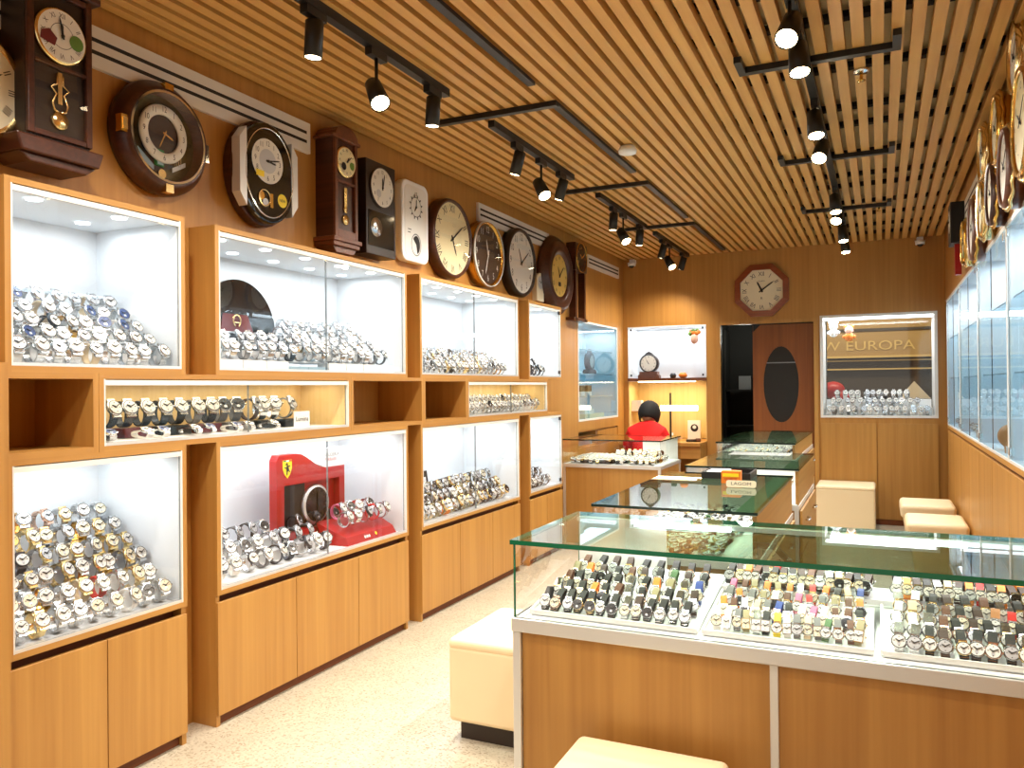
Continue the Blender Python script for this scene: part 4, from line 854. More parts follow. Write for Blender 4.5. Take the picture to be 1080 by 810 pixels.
for (x0, x1, y0, y1, nm, rows, per) in TR:
    t = thing('watch_tray', ((x0 + x1) / 2, y0, zt), f'white sloping watch tray, {nm} one in the front glass counter', 'tray', 'white watch trays')
    def zz(y): return zt + 0.004 + (y - y0) * math.tan(slope)
    m = MB('white'); m.add([(x0, y0, zt - 0.003), (x1, y0, zt - 0.003), (x1, y1, zt - 0.003), (x0, y1, zt - 0.003), (x0, y0, zz(y0)), (x1, y0, zz(y0)), (x1, y1, zz(y1)), (x0, y1, zz(y1))], [(3, 2, 1, 0), (4, 5, 6, 7), (0, 1, 5, 4), (1, 2, 6, 5), (2, 3, 7, 6), (3, 0, 4, 7)]); m.build('base', t)
    m = MB('alu_white'); e = 0.008; h = 0.012
    m.add([(x0 - e, y0, zz(y0) - 0.002), (x0, y0, zz(y0) - 0.002), (x0, y1, zz(y1) - 0.002), (x0 - e, y1, zz(y1) - 0.002), (x0 - e, y0, zz(y0) + h), (x0, y0, zz(y0) + h), (x0, y1, zz(y1) + h), (x0 - e, y1, zz(y1) + h)], [(3, 2, 1, 0), (4, 5, 6, 7), (0, 1, 5, 4), (1, 2, 6, 5), (2, 3, 7, 6), (3, 0, 4, 7)])
    m.box(x0, x1, y0 - e, y0, zz(y0) - 0.002, zz(y0) + h); m.build('rim', t)
    L = y1 - y0
    for r_ in range(rows):
        n = per[r_]; y = y0 + 0.054 + r_ * ((L - 0.075) / (rows - 1)) * (0.96 if nm != 'left' else 0.82)
        for i in range(n):
            x = x0 + 0.02 + (i + 0.5) * (x1 - x0 - 0.04) / n
            if nm == 'left':
                st = pick([('black', 7), ('dark brown', 1.2), ('silver', 0.5), ('brown', 0.4)]) if r_ in (0, 4) else pick([('black', 4), ('silver', 1.5), ('brown', 1), ('orange', 0.4), ('khaki', 0.6), ('green', 0.3), ('blue', 0.25), ('dark brown', 1)])
                dl = pick([('white', 3), ('cream', 3), ('black', 1.5), ('silver', 1.5)])
                sq = False
            elif nm == 'middle':
                st = pick([('black', 2), ('brown', 1.6), ('white', 1.8), ('orange', 0.9), ('yellow', 0.6), ('red', 0.5), ('grey', 2), ('pink', 0.7), ('beige', 1.3), ('khaki', 1), ('blue', 0.4), ('silver', 1.4), ('green', 0.4)])
                dl = pick([('white', 5), ('silver', 2), ('cream', 2), ('black', 0.5)]); sq = random.random() < 0.35
            else:
                st = pick([('dark brown', 3), ('brown', 2.4), ('black', 2.4), ('red', 0.5), ('silver', 0.8), ('white', 0.6), ('tan', 1)] if i > 1 else [('silver', 3), ('white', 2), ('beige', 1)])
                dl = pick([('white', 5), ('cream', 3), ('silver', 2)]); sq = False
            s = {'left': 1.0, 'middle': 0.9, 'right': 1.05}[nm] * random.uniform(0.93, 1.05)
            M = Matrix.Translation((x + random.uniform(-0.003, 0.003), y + random.uniform(-0.006, 0.006), zz(y) + 0.0215)) @ Matrix.Rotation(slope + 0.5, 4, 'X') @ Matrix.Rotation(random.uniform(-0.14, 0.14), 4, 'Z') @ Matrix.Scale(s, 4)
            rown = 'front' if r_ == 0 else 'back' if r_ == rows - 1 else ORD[r_]
            watch('tray', M, st, dl, pick([('steel', 3), ('gold', 1.2), ('rose', 0.8)]) if st not in ('gold',) else 'gold', f'{ORD[i]} in {rown} row, {nm} tray', f'watches in the {nm} tray', sq)
for r_ in range(2):
    for i in range(34):
        x = -0.48 + i * 0.029; y = 2.855 + r_ * 0.08
        if abs(x - 0.0) < 0.03: continue
        stock('tray', face(x, y, 0.832, random.uniform(-0.2, 0.2), 1.0) @ Matrix.Rotation(0.5, 4, 'X'), pick([('black', 3), ('dark brown', 2), ('brown', 2), ('silver', 2), ('beige', 1), ('red', 0.4), ('orange', 0.4)]), pick([('white', 3), ('cream', 2), ('black', 1), ('silver', 1)]), pick([('steel', 2), ('gold', 1)]))
# the other counters
def counter(x0, x1, y0, y1, zb, zt, lab, panel_axis, glass='glass_mid', edge='dark_edge', drawers=0, strip=True, light_e=2.0, front='glass', legs=False):
    r = thing('glass_counter', ((x0 + x1) / 2, (y0 + y1) / 2, 0), lab, 'counter', 'glass counters')
    MB('wood_z').box(x0 + 0.012, x1 - 0.012, y0 + 0.012, y1 - 0.012, 0.0, zb - 0.03).build('body', r)
    m = MB('alu')
    for a, b in ((x0, y0), (x1 - 0.025, y0), (x0, y1 - 0.025), (x1 - 0.025, y1 - 0.025)): MB('alu').box(a, a + 0.025, b, b + 0.025, 0, zb - 0.03).build('post', r)
    MB('alu').box(x0 - 0.003, x1 + 0.003, y0 - 0.003, y1 + 0.003, zb - 0.03, zb).build('frame_rail', r)
    MB('white').box(x0 + 0.01, x1 - 0.01, y0 + 0.01, y1 - 0.01, zb + 0.0005, zb + 0.004).build('deck', r)
    MB('glass').box(x0, x1, y0, y0 + 0.006, zb, zt - 0.012, 'glass', mx='dark_edge').build('front_glass', r)
    MB('glass').box(x0, x0 + 0.006, y0 + 0.006, y1, zb, zt - 0.012, 'glass').build('side_glass', r)
    if drawers:
        MB('wood_y').box(x1 - 0.02, x1 - 0.002, y0 + 0.026, y1, zb, zt - 0.012).build('back_panel', r)
        MB('alu_white').box(x1 - 0.1, x1 - 0.001, y0 + 0.007, y1, zt - 0.016, zt - 0.0125).build('top_border', r)
        for k in range(drawers):
            a = y0 + 0.03 + k * (y1 - y0 - 0.06) / drawers; b = a + (y1 - y0 - 0.06) / drawers - 0.006
            d = MB('wood_y').box(x1 + 0.003, x1 + 0.018, a, b, zb - 0.28, zb - 0.035).build('drawer', r, bevel=0.002, seg=1)
            h = MB('chrome').tube([(x1 + 0.018, (a + b) / 2 - 0.05, zb - 0.12), (x1 + 0.04, (a + b) / 2 - 0.05, zb - 0.12), (x1 + 0.04, (a + b) / 2 + 0.05, zb - 0.12), (x1 + 0.018, (a + b) / 2 + 0.05, zb - 0.12)], 0.006, 8).build('handle', d)
            MB('wood_z').box(x1 + 0.003, x1 + 0.018, a, b, 0.06, zb - 0.29).build('door', r, bevel=0.002, seg=1)
    else:
        MB('glass').box(x1 - 0.006, x1, y0 + 0.006, y1, zb, zt - 0.012, 'glass').build('side_glass', r)
    MB('wood_z' if panel_axis else 'alu_white').box(x0 + 0.006 if drawers else x0 + (x1 - x0) * 0.6, x1 - 0.025, y1 - 0.01, y1 - 0.002, zb + 0.004, zt - 0.012).build('back_door', r)
    green_slab(x0 - 0.006, x1 + 0.006, y0 - 0.006, y1 + 0.004, zt - 0.012, zt, glass, edge).build('top_glass', r)
    light('counter_light', 'AREA', ((x0 + x1) / 2, (y0 + y1) / 2, zt - 0.03), light_e, (1, 0.96, 0.88), (x1 - x0) * 0.8, (y1 - y0) * 0.8, target=((x0 + x1) / 2, (y0 + y1) / 2, 0), parent=r)
    return r
counter(-1.18, -0.47, 3.4, 4.86, 0.76, 0.975, 'second glass counter with dark reflecting top, right behind the front counter', False, drawers=2, light_e=9.0)
counter(-1.12, -0.45, 5.02, 6.18, 0.78, 1.0, 'third glass counter with dark top, chrome handled drawers and silver post', False, drawers=2, light_e=8.0)
counter(-1.15, -0.58, 6.22, 7.9, 0.95, 1.07, 'farthest glass counter towards the doorway with see-through front', False, drawers=3, light_e=2.5)
counter(-2.8, -1.84, 7.2, 8.0, 0.76, 1.0, 'left rear glass counter full of bracelets before the person in red', False, 'glass_top', light_e=4.0)
def fill(x0, x1, y0, y1, z, nx, ny, straps, dials, s=1.0, kind='tray', jit=0.01, ang=0.0):
    for i in range(nx):
        for j in range(ny):
            stock(kind, face(x0 + (i + 0.5) * (x1 - x0) / nx + random.uniform(-jit, jit), y0 + (j + 0.5) * (y1 - y0) / ny + random.uniform(-jit, jit), z, ang + random.uniform(-0.5, 0.5), s), pick(straps), pick(dials), pick([('steel', 2), ('gold', 1)]))
DK = [('black', 2), ('dark brown', 1), ('silver', 4), ('green', 1), ('grey', 3), ('khaki', 1)]
DD = [('white', 3), ('black', 1.5), ('silver', 3)]
fill(-1.13, -0.62, 3.44, 4.8, 0.765, 9, 11, DK, DD, 1.1)
fill(-1.07, -0.58, 5.06, 6.1, 0.785, 9, 9, DK, DD, 1.1)
fill(-1.1, -0.66, 6.26, 7.8, 0.955, 9, 11, DK, [('white', 3), ('silver', 2)], 1.1)
fill(-2.74, -1.92, 7.25, 7.85, 0.765, 17, 7, [('white', 2), ('silver', 3), ('dark brown', 2), ('gold', 1), ('red', 0.4), ('green', 0.4), ('black', 2)], [('white', 4), ('cream', 2)], 1.5, 'tray')
fill(-2.4, -1.95, 7.55, 7.85, 0.79, 7, 2, [('dark brown', 2), ('brown', 2), ('black', 1)], [('white', 2), ('cream', 2)], 1.25, 'ring')
# things lying on the second counter
r = thing('shop_tray', (-0.8, 4.68, 0.975), 'black flat tray with white paper lying on the second counter', 'tray')
MB('black').box(-0.93, -0.66, 4.56, 4.82, 0.9755, 0.985).box(-0.93, -0.92, 4.56, 4.82, 0.985, 1.012).box(-0.67, -0.66, 4.56, 4.82, 0.985, 1.012).box(-0.92, -0.67, 4.56, 4.57, 0.985, 1.012).box(-0.92, -0.67, 4.81, 4.82, 0.985, 1.012).build('base', r)
MB('paper').box(-0.91, -0.8, 4.6, 4.78, 0.9855, 1.011).build('paper', r)
r = thing('carton', (-0.73, 4.36, 0.975), 'small orange carton standing on second counter by the white lettered sign', 'box')
MB('orange').box(-0.78, -0.68, 4.34, 4.4, 0.976, 1.045).build('body', r, bevel=0.003)
m = MB('yellow', 'red'); m.M = Matrix.Translation((-0.73, 4.3395, 1.02)) @ ON_BACK; m.box(-0.042, 0.042, -0.006, 0.012, 0, 0.001, 'yellow'); m.text('QUARTZ', 0, -0.018, 0.001, 0.016, 'red'); m.build('print', r)
r = thing('counter_sign', (-0.655, 4.2, 0.995), 'white rounded slanted sign with five black characters on second counter', 'sign', rot=R4((1, 0, 0), (0, 0.25, 0.968), (0, -0.968, 0.25)))
MB('ivory').prism(rrect(0.075, 0.018, 0.012), -0.006, 0.0).build('plate', r, local=True)
m = MB('ink'); m.text('LAGOM', 0.0, 0.0, 0.0008, 0.022, 'ink', sx=1.35); m.build('lettering', r, local=True)
# ------------------------------------------------------------------ back wall: lit niche and workbench
nx0, nx1, yn = -2.785, -1.84, YB + 0.4
r = thing('wall_niche', ((nx0 + nx1) / 2, YB, 1.59), 'white lit recess with black mantel clock, in back wall', 'showcase')
e = 0.01
MB('lining').box(nx0 + e, nx1 - e, yn, yn + e, 1.6, 2.21).box(nx0, nx0 + e, YB - 0.004, yn, 1.6, 2.22).box(nx1 - e, nx1, YB - 0.004, yn, 1.6, 2.22).box(nx0 + e, nx1 - e, YB - 0.004, yn, 2.21, 2.22).build('lining', r)
MB('wood_mid').box(nx0, nx1, YB - 0.02, yn, 1.565, 1.599).build('shelf', r)
MB('glass').box(nx0 + 0.012, nx1 - 0.012, YB + 0.002, YB + 0.008, 1.605, 2.205).build('glass_pane', r)
for x in (nx0 + 0.03, nx1 - 0.05):
    for z in (1.62, 2.17): MB('steel_dark').box(x, x + 0.02, YB - 0.006, YB + 0.001, z, z + 0.025).build('clip', r)
light('niche_light', 'AREA', ((nx0 + nx1) / 2, YB + 0.2, 2.2), 7.0, (0.92, 0.97, 1.0), 0.85, 0.3, target=((nx0 + nx1) / 2, YB + 0.2, 0), parent=r)
r = thing('mantel_clock', (-2.56, YB + 0.15, 1.6), 'black mantel clock with round white dial standing in the lit recess', 'clock', rot=ON_BACK)
MB('wood_black').prism([(-0.13, 0), (0.13, 0), (0.13, 0.03), (0.11, 0.05), (0.11, 0.08), (-0.11, 0.08), (-0.11, 0.05), (-0.13, 0.03)], -0.05, 0.06, 'wood_mid').build('base', r, local=True)
m = MB('wood_black'); m.lathe([(0.115, -0.04), (0.115, 0.04)], (0, 0.18, 0), 32); m.prism([(-0.07, 0.27), (0.07, 0.27), (0.03, 0.31), (0.0, 0.325), (-0.03, 0.31)], -0.03, 0.03); m.build('case', r, local=True)
m = MB('dial_white', 'ink'); m.disc(0, 0.18, 0.041, 0.095); numerals(m, 0, 0.18, 0.042, 0.078, 0.024, 'ROM'); hands(m, 0, 0.18, 0.043, 10, 55, 0.07, w=0.005); m.build('dial', r, local=True)
m = MB('leaf'); x, y, z = -1.99, YB + 0.06, 2.06
m.ball((x, y, z), 0.05, 'pink', 14, 10, sz=1.3); 
for k in range(7): m.ball((x + 0.05 * math.cos(k * 0.9), y + 0.02 * math.sin(k * 2), z + 0.075 + 0.018 * math.sin(k * 1.7)), 0.028, 'leaf' if k % 2 else 'orange', 8, 6)
m.tube([(x, y, z + 0.08), (x, y, 2.209)], 0.002, 5, 'grey')
single(m, 'hanging_ornament', 'small hanging ornament with green leaves and pink body in lit recess', 'ornament')
m = MB('steel_dark'); m.lathe([(0.03, 0), (0.04, 0.03), (0.03, 0.055), (0.02, 0.06)], (-2.27, YB + 0.15, 1.6), 16); single(m, 'small_pot', 'small dark round pot between the mantel clock and orange one', 'pot')
m = MB('orange'); m.lathe([(0.03, 0), (0.05, 0.02), (0.05, 0.04), (0.03, 0.065)], (-2.15, YB + 0.15, 1.6), 18); single(m, 'small_pot', 'small orange round pot on the shelf of the lit recess', 'pot')
r = thing('workbench', ((nx0 + nx1) / 2, YB - 0.2, 0), 'oak workbench recess under warm light where the person in red sits', 'workbench')
MB('wood_z').box(nx0 + e, nx1 - e, yn, yn + e, 0.862, 1.563, 'wood_cream').box(nx0 + 0.002, nx0 + e, YB + 0.001, yn, 0.862, 1.563, 'wood_cream').box(nx1 - e, nx1 - 0.002, YB + 0.001, yn, 0.862, 1.563, 'wood_cream').build('back_panel', r)
MB('wood_x').box(nx0, nx1, YB - 0.42, YB - 0.001, 0.82, 0.858).box(nx0 + 0.011, nx1 - 0.011, YB + 0.051, yn - 0.001, 0.82, 0.858).build('top', r)
MB('wood_x').box(nx0, nx1, YB - 0.4, YB - 0.38, 0.68, 0.82).build('drawer', r); 
for x in (nx1 - 0.03, nx0): MB('wood_z').box(x, x + 0.03, YB - 0.38, YB - 0.01, 0, 0.819).build('side_panel', r)
MB('lamp_white').box(nx0 + 0.1, nx1 - 0.15, YB + 0.08, YB + 0.11, 1.55, 1.563).build('light_strip', r)
light('bench_light', 'AREA', (-2.25, YB + 0.1, 1.54), 5.0, (1.0, 0.82, 0.45), 0.8, 0.1, target=(-2.25, YB + 0.1, 0), parent=r)
r = thing('desk_lamp', (-2.1, YB - 0.05, 0.858), 'white tube desk lamp shining over the workbench', 'lamp')
MB('black').box(-2.33, -2.31, YB + 0.2, YB + 0.22, 0.859, 1.42).cyl((-2.32, YB + 0.21, 0.8585), 0.05, 0.015).build('stand', r)
MB('white').tube([(-2.31, YB + 0.21, 1.22), (-2.2, YB + 0.1, 1.235)], 0.008).build('arm', r)
MB('lamp_white').tube([(-2.4, YB + 0.05, 1.24), (-1.96, YB + 0.05, 1.24)], 0.032, 12).build('tube', r)
m = MB('paper', 'ink'); m.box(-2.1, -1.95, YB + 0.15, YB + 0.2, 0.8585, 1.09); m.M = Matrix.Translation((-2.02, YB + 0.149, 1.0)) @ ON_BACK; m.disc(0, 0, 0, 0.045, 'ink', 20); m.disc(0, 0.01, 0.0005, 0.022, 'paper', 12)
single(m, 'paper_bag', 'white paper bag with dark round print on the workbench', 'bag')
m = MB('white'); m.lathe([(0.02, 0), (0.022, 0.05), (0.008, 0.07), (0.008, 0.1)], (-2.2, YB - 0.2, 0.8585), 14); single(m, 'small_bottle', 'small clear white bottle at the edge of workbench', 'bottle')
m = MB('black'); m.tube([(-2.03, YB - 0.25, 0.8745), (-1.93, YB - 0.2, 0.8745)], 0.015, 8); m.tube([(-1.93, YB - 0.2, 0.879), (-1.88, YB - 0.18, 0.879)], 0.02, 8, 'wood_mid'); single(m, 'hand_tool', 'dark hand tool lying at the end of the workbench', 'tool')
m = MB('white'); m.box(nx0 + 0.012, nx0 + 0.13, YB + 0.1, YB + 0.2, 1.2, 1.33).box(nx0 + 0.011, nx0 + 0.22, YB + 0.08, YB + 0.25, 1.18, 1.199, 'wood_x'); single(m, 'wall_phone', 'white wall phone on a small shelf behind the person in red', 'phone')
# side display on the left wall at the back
r = thing('wall_showcase', (XW, 8.44, 1.14), 'tall bluish glass showcase with glass shelves in back left corner', 'showcase')
yb0, yb1, xb = 7.76, 9.12, XW - 0.4
MB('lining').box(xb - e, xb, yb0, yb1, 1.14, 2.2).box(xb, XW - 0.031, yb0, yb0 + e, 1.15, 2.19).box(xb, XW - 0.031, yb1 - e, yb1, 1.15, 2.19).box(xb, XW - 0.031, yb0, yb1, 2.19, 2.2).box(xb, XW - 0.031, yb0, yb1, 1.14, 1.15).build('lining', r)
MB('alu_white').box(XW - 0.03, XW + 0.004, yb0, yb0 + 0.02, 1.14, 2.2).box(XW - 0.03, XW + 0.004, yb1 - 0.02, yb1, 1.14, 2.2).box(XW - 0.03, XW + 0.004, yb0 + 0.02, yb1 - 0.02, 2.18, 2.2).box(XW - 0.03, XW + 0.004, yb0 + 0.02, yb1 - 0.02, 1.14, 1.16).build('frame', r)
MB('glass_blue').box(XW - 0.012, XW - 0.006, yb0 + 0.02, yb1 - 0.02, 1.16, 2.18).build('glass_pane', r)
for z in (1.39, 1.64, 1.9):
    MB('glass_blue').box(xb + 0.005, XW - 0.06, yb0 + 0.015, yb1 - 0.015, z, z + 0.008, 'glass_blue', mx='blue_grey', my='blue_grey').build('glass_shelf', r)
light('case_light', 'AREA', (XW - 0.2, 8.44, 2.18), 4.5, (0.88, 0.96, 1.0), 0.25, 1.2, target=(XW - 0.2, 8.44, 0), parent=r)
for z, k in ((1.151, 0), (1.399, 1), (1.649, 2), (1.909, 3)): pass
single(MB('blue_grey').box(-3.1, -3.0, 8.05, 8.2, 1.9085, 2.1), 'gift_box', 'pale blue box on top glass shelf of the corner showcase', 'box', bevel=0.004)
single(MB('white').box(-3.1, -3.0, 8.22, 8.36, 1.9085, 2.12).box(-3.1, -3.0, 8.37, 8.46, 1.9085, 2.0), 'gift_box', 'white carton on top glass shelf beside the pale blue box', 'box', bevel=0.004)
single(MB('white').add([(-3.1, 8.0, 1.6485), (-2.95, 8.0, 1.6485), (-2.95, 8.2, 1.6485), (-3.1, 8.2, 1.6485), (-3.1, 8.05, 1.8), (-3.05, 8.05, 1.8), (-3.05, 8.15, 1.8), (-3.1, 8.15, 1.8)], [(3, 2, 1, 0), (4, 5, 6, 7), (0, 1, 5, 4), (1, 2, 6, 5), (2, 3, 7, 6), (3, 0, 4, 7)]), 'table_clock', 'white slanted table clock on second glass shelf', 'clock', bevel=0.005)
m = MB('steel_dark'); m.M = Matrix.Translation((-3.0, 8.58, 1.6485)) @ ON_LEFT; m.prism([(-0.12, 0), (0.12, 0), (0.12, 0.03), (0.09, 0.05), (-0.09, 0.05), (-0.12, 0.03)], -0.04, 0.04); m.lathe([(0.1, -0.03), (0.1, 0.03)], (0, 0.14, 0), 24); m.disc(0, 0.14, 0.031, 0.07, 'dial_silver'); m.prism([(-0.05, 0.22), (0.05, 0.22), (0, 0.28)], -0.02, 0.02)
single(m, 'mantel_clock', 'grey mantel clock with pointed top on second glass shelf', 'clock')
for y, lab in ((8.05, 'nearer of two grey cube clocks on third glass shelf'), (8.3, 'middle grey cube clock on third glass shelf'), (8.52, 'farther dark cube clock on third glass shelf')):
    single(MB('steel_dark', 'alu_white').box(-3.06, -2.98, y - 0.07, y + 0.07, 1.45, 1.52).box(-3.06, -2.98, y - 0.07, y + 0.07, 1.3985, 1.45, 'white'), 'cube_clock', lab, 'clock', 'cube clocks', bevel=0.004)
m = MB('black'); m.ball((-3.0, 8.05, 1.265), 0.11, 'grille_dark', 16, 10, sx=0.5); single(m, 'round_clock', 'dark round clock on the bottom of corner showcase', 'clock')
single(MB('ivory').box(-3.06, -2.94, 8.25, 8.9, 1.1505, 1.2).box(-3.04, -2.96, 8.3, 8.6, 1.2, 1.25, 'white'), 'jewellery_tray', 'cream tray lying on the bottom of corner showcase', 'tray')
r = thing('base_cabinet', (XW, 8.44, 0.86), 'open shelf and drawer row under the corner glass showcase', 'cabinet')
MB('wood_y').box(xb, XW - 0.031, yb0, yb1, 0.86, 0.875).box(xb, XW - 0.031, yb0, yb1, 1.02, 1.04).box(xb, XW - 0.031, 8.4, 8.42, 0.875, 1.02).box(xb - 0.01, xb, yb0, yb1, 0.86, 1.04).build('carcass', r)
MB('wood_z').box(XW - 0.03, XW - 0.012, 8.42, yb1, 0.88, 1.02).build('drawer', r); MB('grey').box(-3.1, -2.9, 7.85, 8.35, 0.8755, 0.95).build('papers', r)
# ------------------------------------------------------------------ doorway
dr = MB('wood_z'); 
d = MB('wood_red'); dx0, dx1, dz = -1.325, -0.664, 2.19
N = 40; ocx, ocz, oa, ob = -1.02, 1.51, 0.19, 0.43
def doorface(y, flip):
    vs = []; fs = []
    for i in range(N):
        a = 2 * PI * i / N; c, s = math.cos(a), math.sin(a)
        vs.append((ocx + oa * c, y, ocz + ob * s))
        hx = (dx1 - ocx) if c > 0 else (ocx - dx0); hz = (dz - ocz) if s > 0 else ocz
        t = min(hx / abs(c) if abs(c) > 1e-6 else 1e9, hz / abs(s) if abs(s) > 1e-6 else 1e9)
        vs.append((ocx + t * c, y, ocz + t * s))
    for i in range(N):
        j = (i + 1) % N; q = (2 * i, 2 * i + 1, 2 * j + 1, 2 * j)
        fs.append(q[::-1] if flip else q)
    return vs, fs
wood('wood_door', (122, 66, 24), (146, 84, 34), 'z')
dm = MB('wood_door'); y_d = YB + 0.07
for y, fl in ((y_d, True), (y_d + 0.04, False)): dm.add(*doorface(y, fl))
for i in range(N):
    a, b = 2 * PI * i / N, 2 * PI * (i + 1) / N
    dm.add([(ocx + oa * math.cos(a), y_d, ocz + ob * math.sin(a)), (ocx + oa * math.cos(b), y_d, ocz + ob * math.sin(b)), (ocx + oa * math.cos(b), y_d + 0.04, ocz + ob * math.sin(b)), (ocx + oa * math.cos(a), y_d + 0.04, ocz + ob * math.sin(a))], [(0, 1, 2, 3)])
dm.box(dx0, dx1, y_d, y_d + 0.04, 0.0, 0.002).box(dx0 - 0.001, dx0, y_d, y_d + 0.04, 0, dz).box(dx0, dx1, y_d + 0.041, y_d + 0.042, 0, ocz - ob - 0.3)
dpan = dm.build('door_1', kind='structure')
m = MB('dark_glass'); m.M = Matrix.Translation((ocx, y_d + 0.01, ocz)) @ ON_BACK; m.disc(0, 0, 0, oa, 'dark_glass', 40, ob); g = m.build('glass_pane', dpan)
m = MB('brass'); m.M = Matrix.Translation((ocx, y_d + 0.004, ocz)) @ ON_BACK; m.box(-0.17, 0.155, 0.24, 0.252, -0.004, 0.0, 'grey'); m.build('push_bar', dpan)
fr = MB('wood_z'); fr.box(-1.72, -1.675, YB - 0.015, YB + 0.06, 0, 2.24).box(-0.664, -0.62, YB - 0.015, YB + 0.06, 0, 2.24).box(-1.675, -0.664, YB - 0.015, YB + 0.06, 2.2, 2.24); fr.build('trim_5', kind='structure')
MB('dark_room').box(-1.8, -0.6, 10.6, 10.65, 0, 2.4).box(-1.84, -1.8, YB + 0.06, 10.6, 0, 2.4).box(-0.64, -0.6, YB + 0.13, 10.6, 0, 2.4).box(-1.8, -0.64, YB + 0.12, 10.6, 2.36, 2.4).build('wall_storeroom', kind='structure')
r = thing('storage_shelf', (-1.5, 10.4, 0), 'dark storeroom shelf seen through the open doorway', 'shelf')
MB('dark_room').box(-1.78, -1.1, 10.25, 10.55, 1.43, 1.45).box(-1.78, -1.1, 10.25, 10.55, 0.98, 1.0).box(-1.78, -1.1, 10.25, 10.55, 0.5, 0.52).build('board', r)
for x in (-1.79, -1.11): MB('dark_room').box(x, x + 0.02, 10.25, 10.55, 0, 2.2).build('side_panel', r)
single(MB('grey').box(-1.62, -1.47, 10.3, 10.42, 1.4505, 1.62), 'carton', 'pale box on the storeroom shelf beyond the doorway', 'box')
m = MB('grey'); m.lathe([(0.03, 0), (0.04, 0.08), (0.042, 0.09)], (-1.41, 10.35, 1.4505), 16); single(m, 'cup', 'pale cup next to the box on the storeroom shelf', 'cup')
light('store_fill', 'POINT', (-1.5, 9.9, 2.1), 9.0, (0.9, 0.95, 0.85), 0.1)  # point light without a fixture, added to lift the black storeroom
# ------------------------------------------------------------------ back showcase, open to the mall behind
sx0, sx1, sz0, sz1 = -0.6, 0.545, 1.14, 2.26
r = thing('wall_showcase', ((sx0 + sx1) / 2, YB, sz0), 'back wall glass showcase looking through to another shop, white watches inside', 'showcase')
MB('alu_white').box(sx0, sx0 + 0.03, YB - 0.01, YB + 0.5, sz0, sz1).box(sx1 - 0.03, sx1, YB - 0.01, YB + 0.5, sz0, sz1).box(sx0 + 0.03, sx1 - 0.03, YB - 0.01, YB + 0.5, sz1 - 0.03, sz1).box(sx0 + 0.03, sx1 - 0.03, YB - 0.01, YB + 0.5, sz0, sz0 + 0.025).build('frame', r)
MB('led_cool').box(sx0 + 0.04, sx1 - 0.04, YB + 0.02, YB + 0.05, sz1 - 0.055, sz1 - 0.031).build('light_strip', r)
for k in range(2):
    a = sx0 + 0.031 + k * (sx1 - sx0 - 0.06) / 2
    MB('glass').box(a, a + (sx1 - sx0 - 0.064) / 2, YB + 0.002, YB + 0.008, sz0 + 0.03, sz1 - 0.06, 'glass', mx='alu_white').build('glass_pane', r)
MB('glass').box(sx0 + 0.03, sx1 - 0.03, YB + 0.48, YB + 0.486, sz0 + 0.026, sz1 - 0.031).build('rear_glass', r)
light('case_light', 'AREA', ((sx0 + sx1) / 2, YB + 0.25, sz1 - 0.06), 12.0, (0.9, 0.97, 1.0), 1.0, 0.3, target=((sx0 + sx1) / 2, YB + 0.25, 0), parent=r)
wr = MB('white')
for q in range(3):
    yy = YB + 0.09 + q * 0.1; z = sz0 + 0.026 + q * 0.085
    if q: wr.box(sx0 + 0.05, sx1 - 0.05, yy - 0.045, yy + 0.045, sz0 + 0.026, z - 0.001)
    for i in range(15 - q * 2):
        x = sx0 + 0.07 + i * 0.07 + q * 0.05 + random.uniform(-0.008, 0.008)
        stock('ring', face(x, yy, z, random.uniform(-0.4, 0.4), 1.6), pick([('silver', 3), ('white', 4), ('black', 1 if i > 8 else 0.2), ('grey', 0.6)]), pick([('white', 5), ('silver', 2)]), 'steel')
single(wr, 'display_riser', 'white stepped riser in the back wall showcase', 'display stand', 'white stepped risers')
for x, z, cols, lab in ((-0.47, 2.08, ('white', 'white'), 'white plush ornament hanging in back showcase'), (-0.31, 2.03, ('pink', 'orange'), 'orange plush ornament hanging in back showcase')):
    m = MB(); m.ball((x, YB + 0.2, z), 0.05, cols[1], 14, 10); m.ball((x, YB + 0.19, z + 0.075), 0.045, cols[0], 14, 10)
    for s in (-1, 1): m.ball((x + s * 0.035, YB + 0.19, z + 0.115), 0.018, cols[1], 10, 8); m.ball((x + s * 0.05, YB + 0.19, z), 0.02, cols[1], 8, 6)
    m.tube([(x, YB + 0.2, z + 0.11), (x, YB + 0.2, sz1 - 0.031)], 0.0015, 5, 'grey'); single(m, 'hanging_plush', lab, 'ornament', 'hanging plush ornaments')
for a, b, lab in ((-0.6, -0.04, 'oak panel door under back showcase, behind the tall stool'), (-0.035, 0.545, 'oak panel door under back showcase, towards right wall')):
    single(MB('wood_z').box(a + 0.003, b - 0.003, YB - 0.016, YB - 0.001, 0.06, 1.08), 'cabinet_door', lab, 'door', 'oak doors under the back showcase')
MB('wood_groove').box(-0.6, 0.56, YB - 0.012, YB - 0.001, 0.0, 0.055).build('baseboard_back', kind='structure')
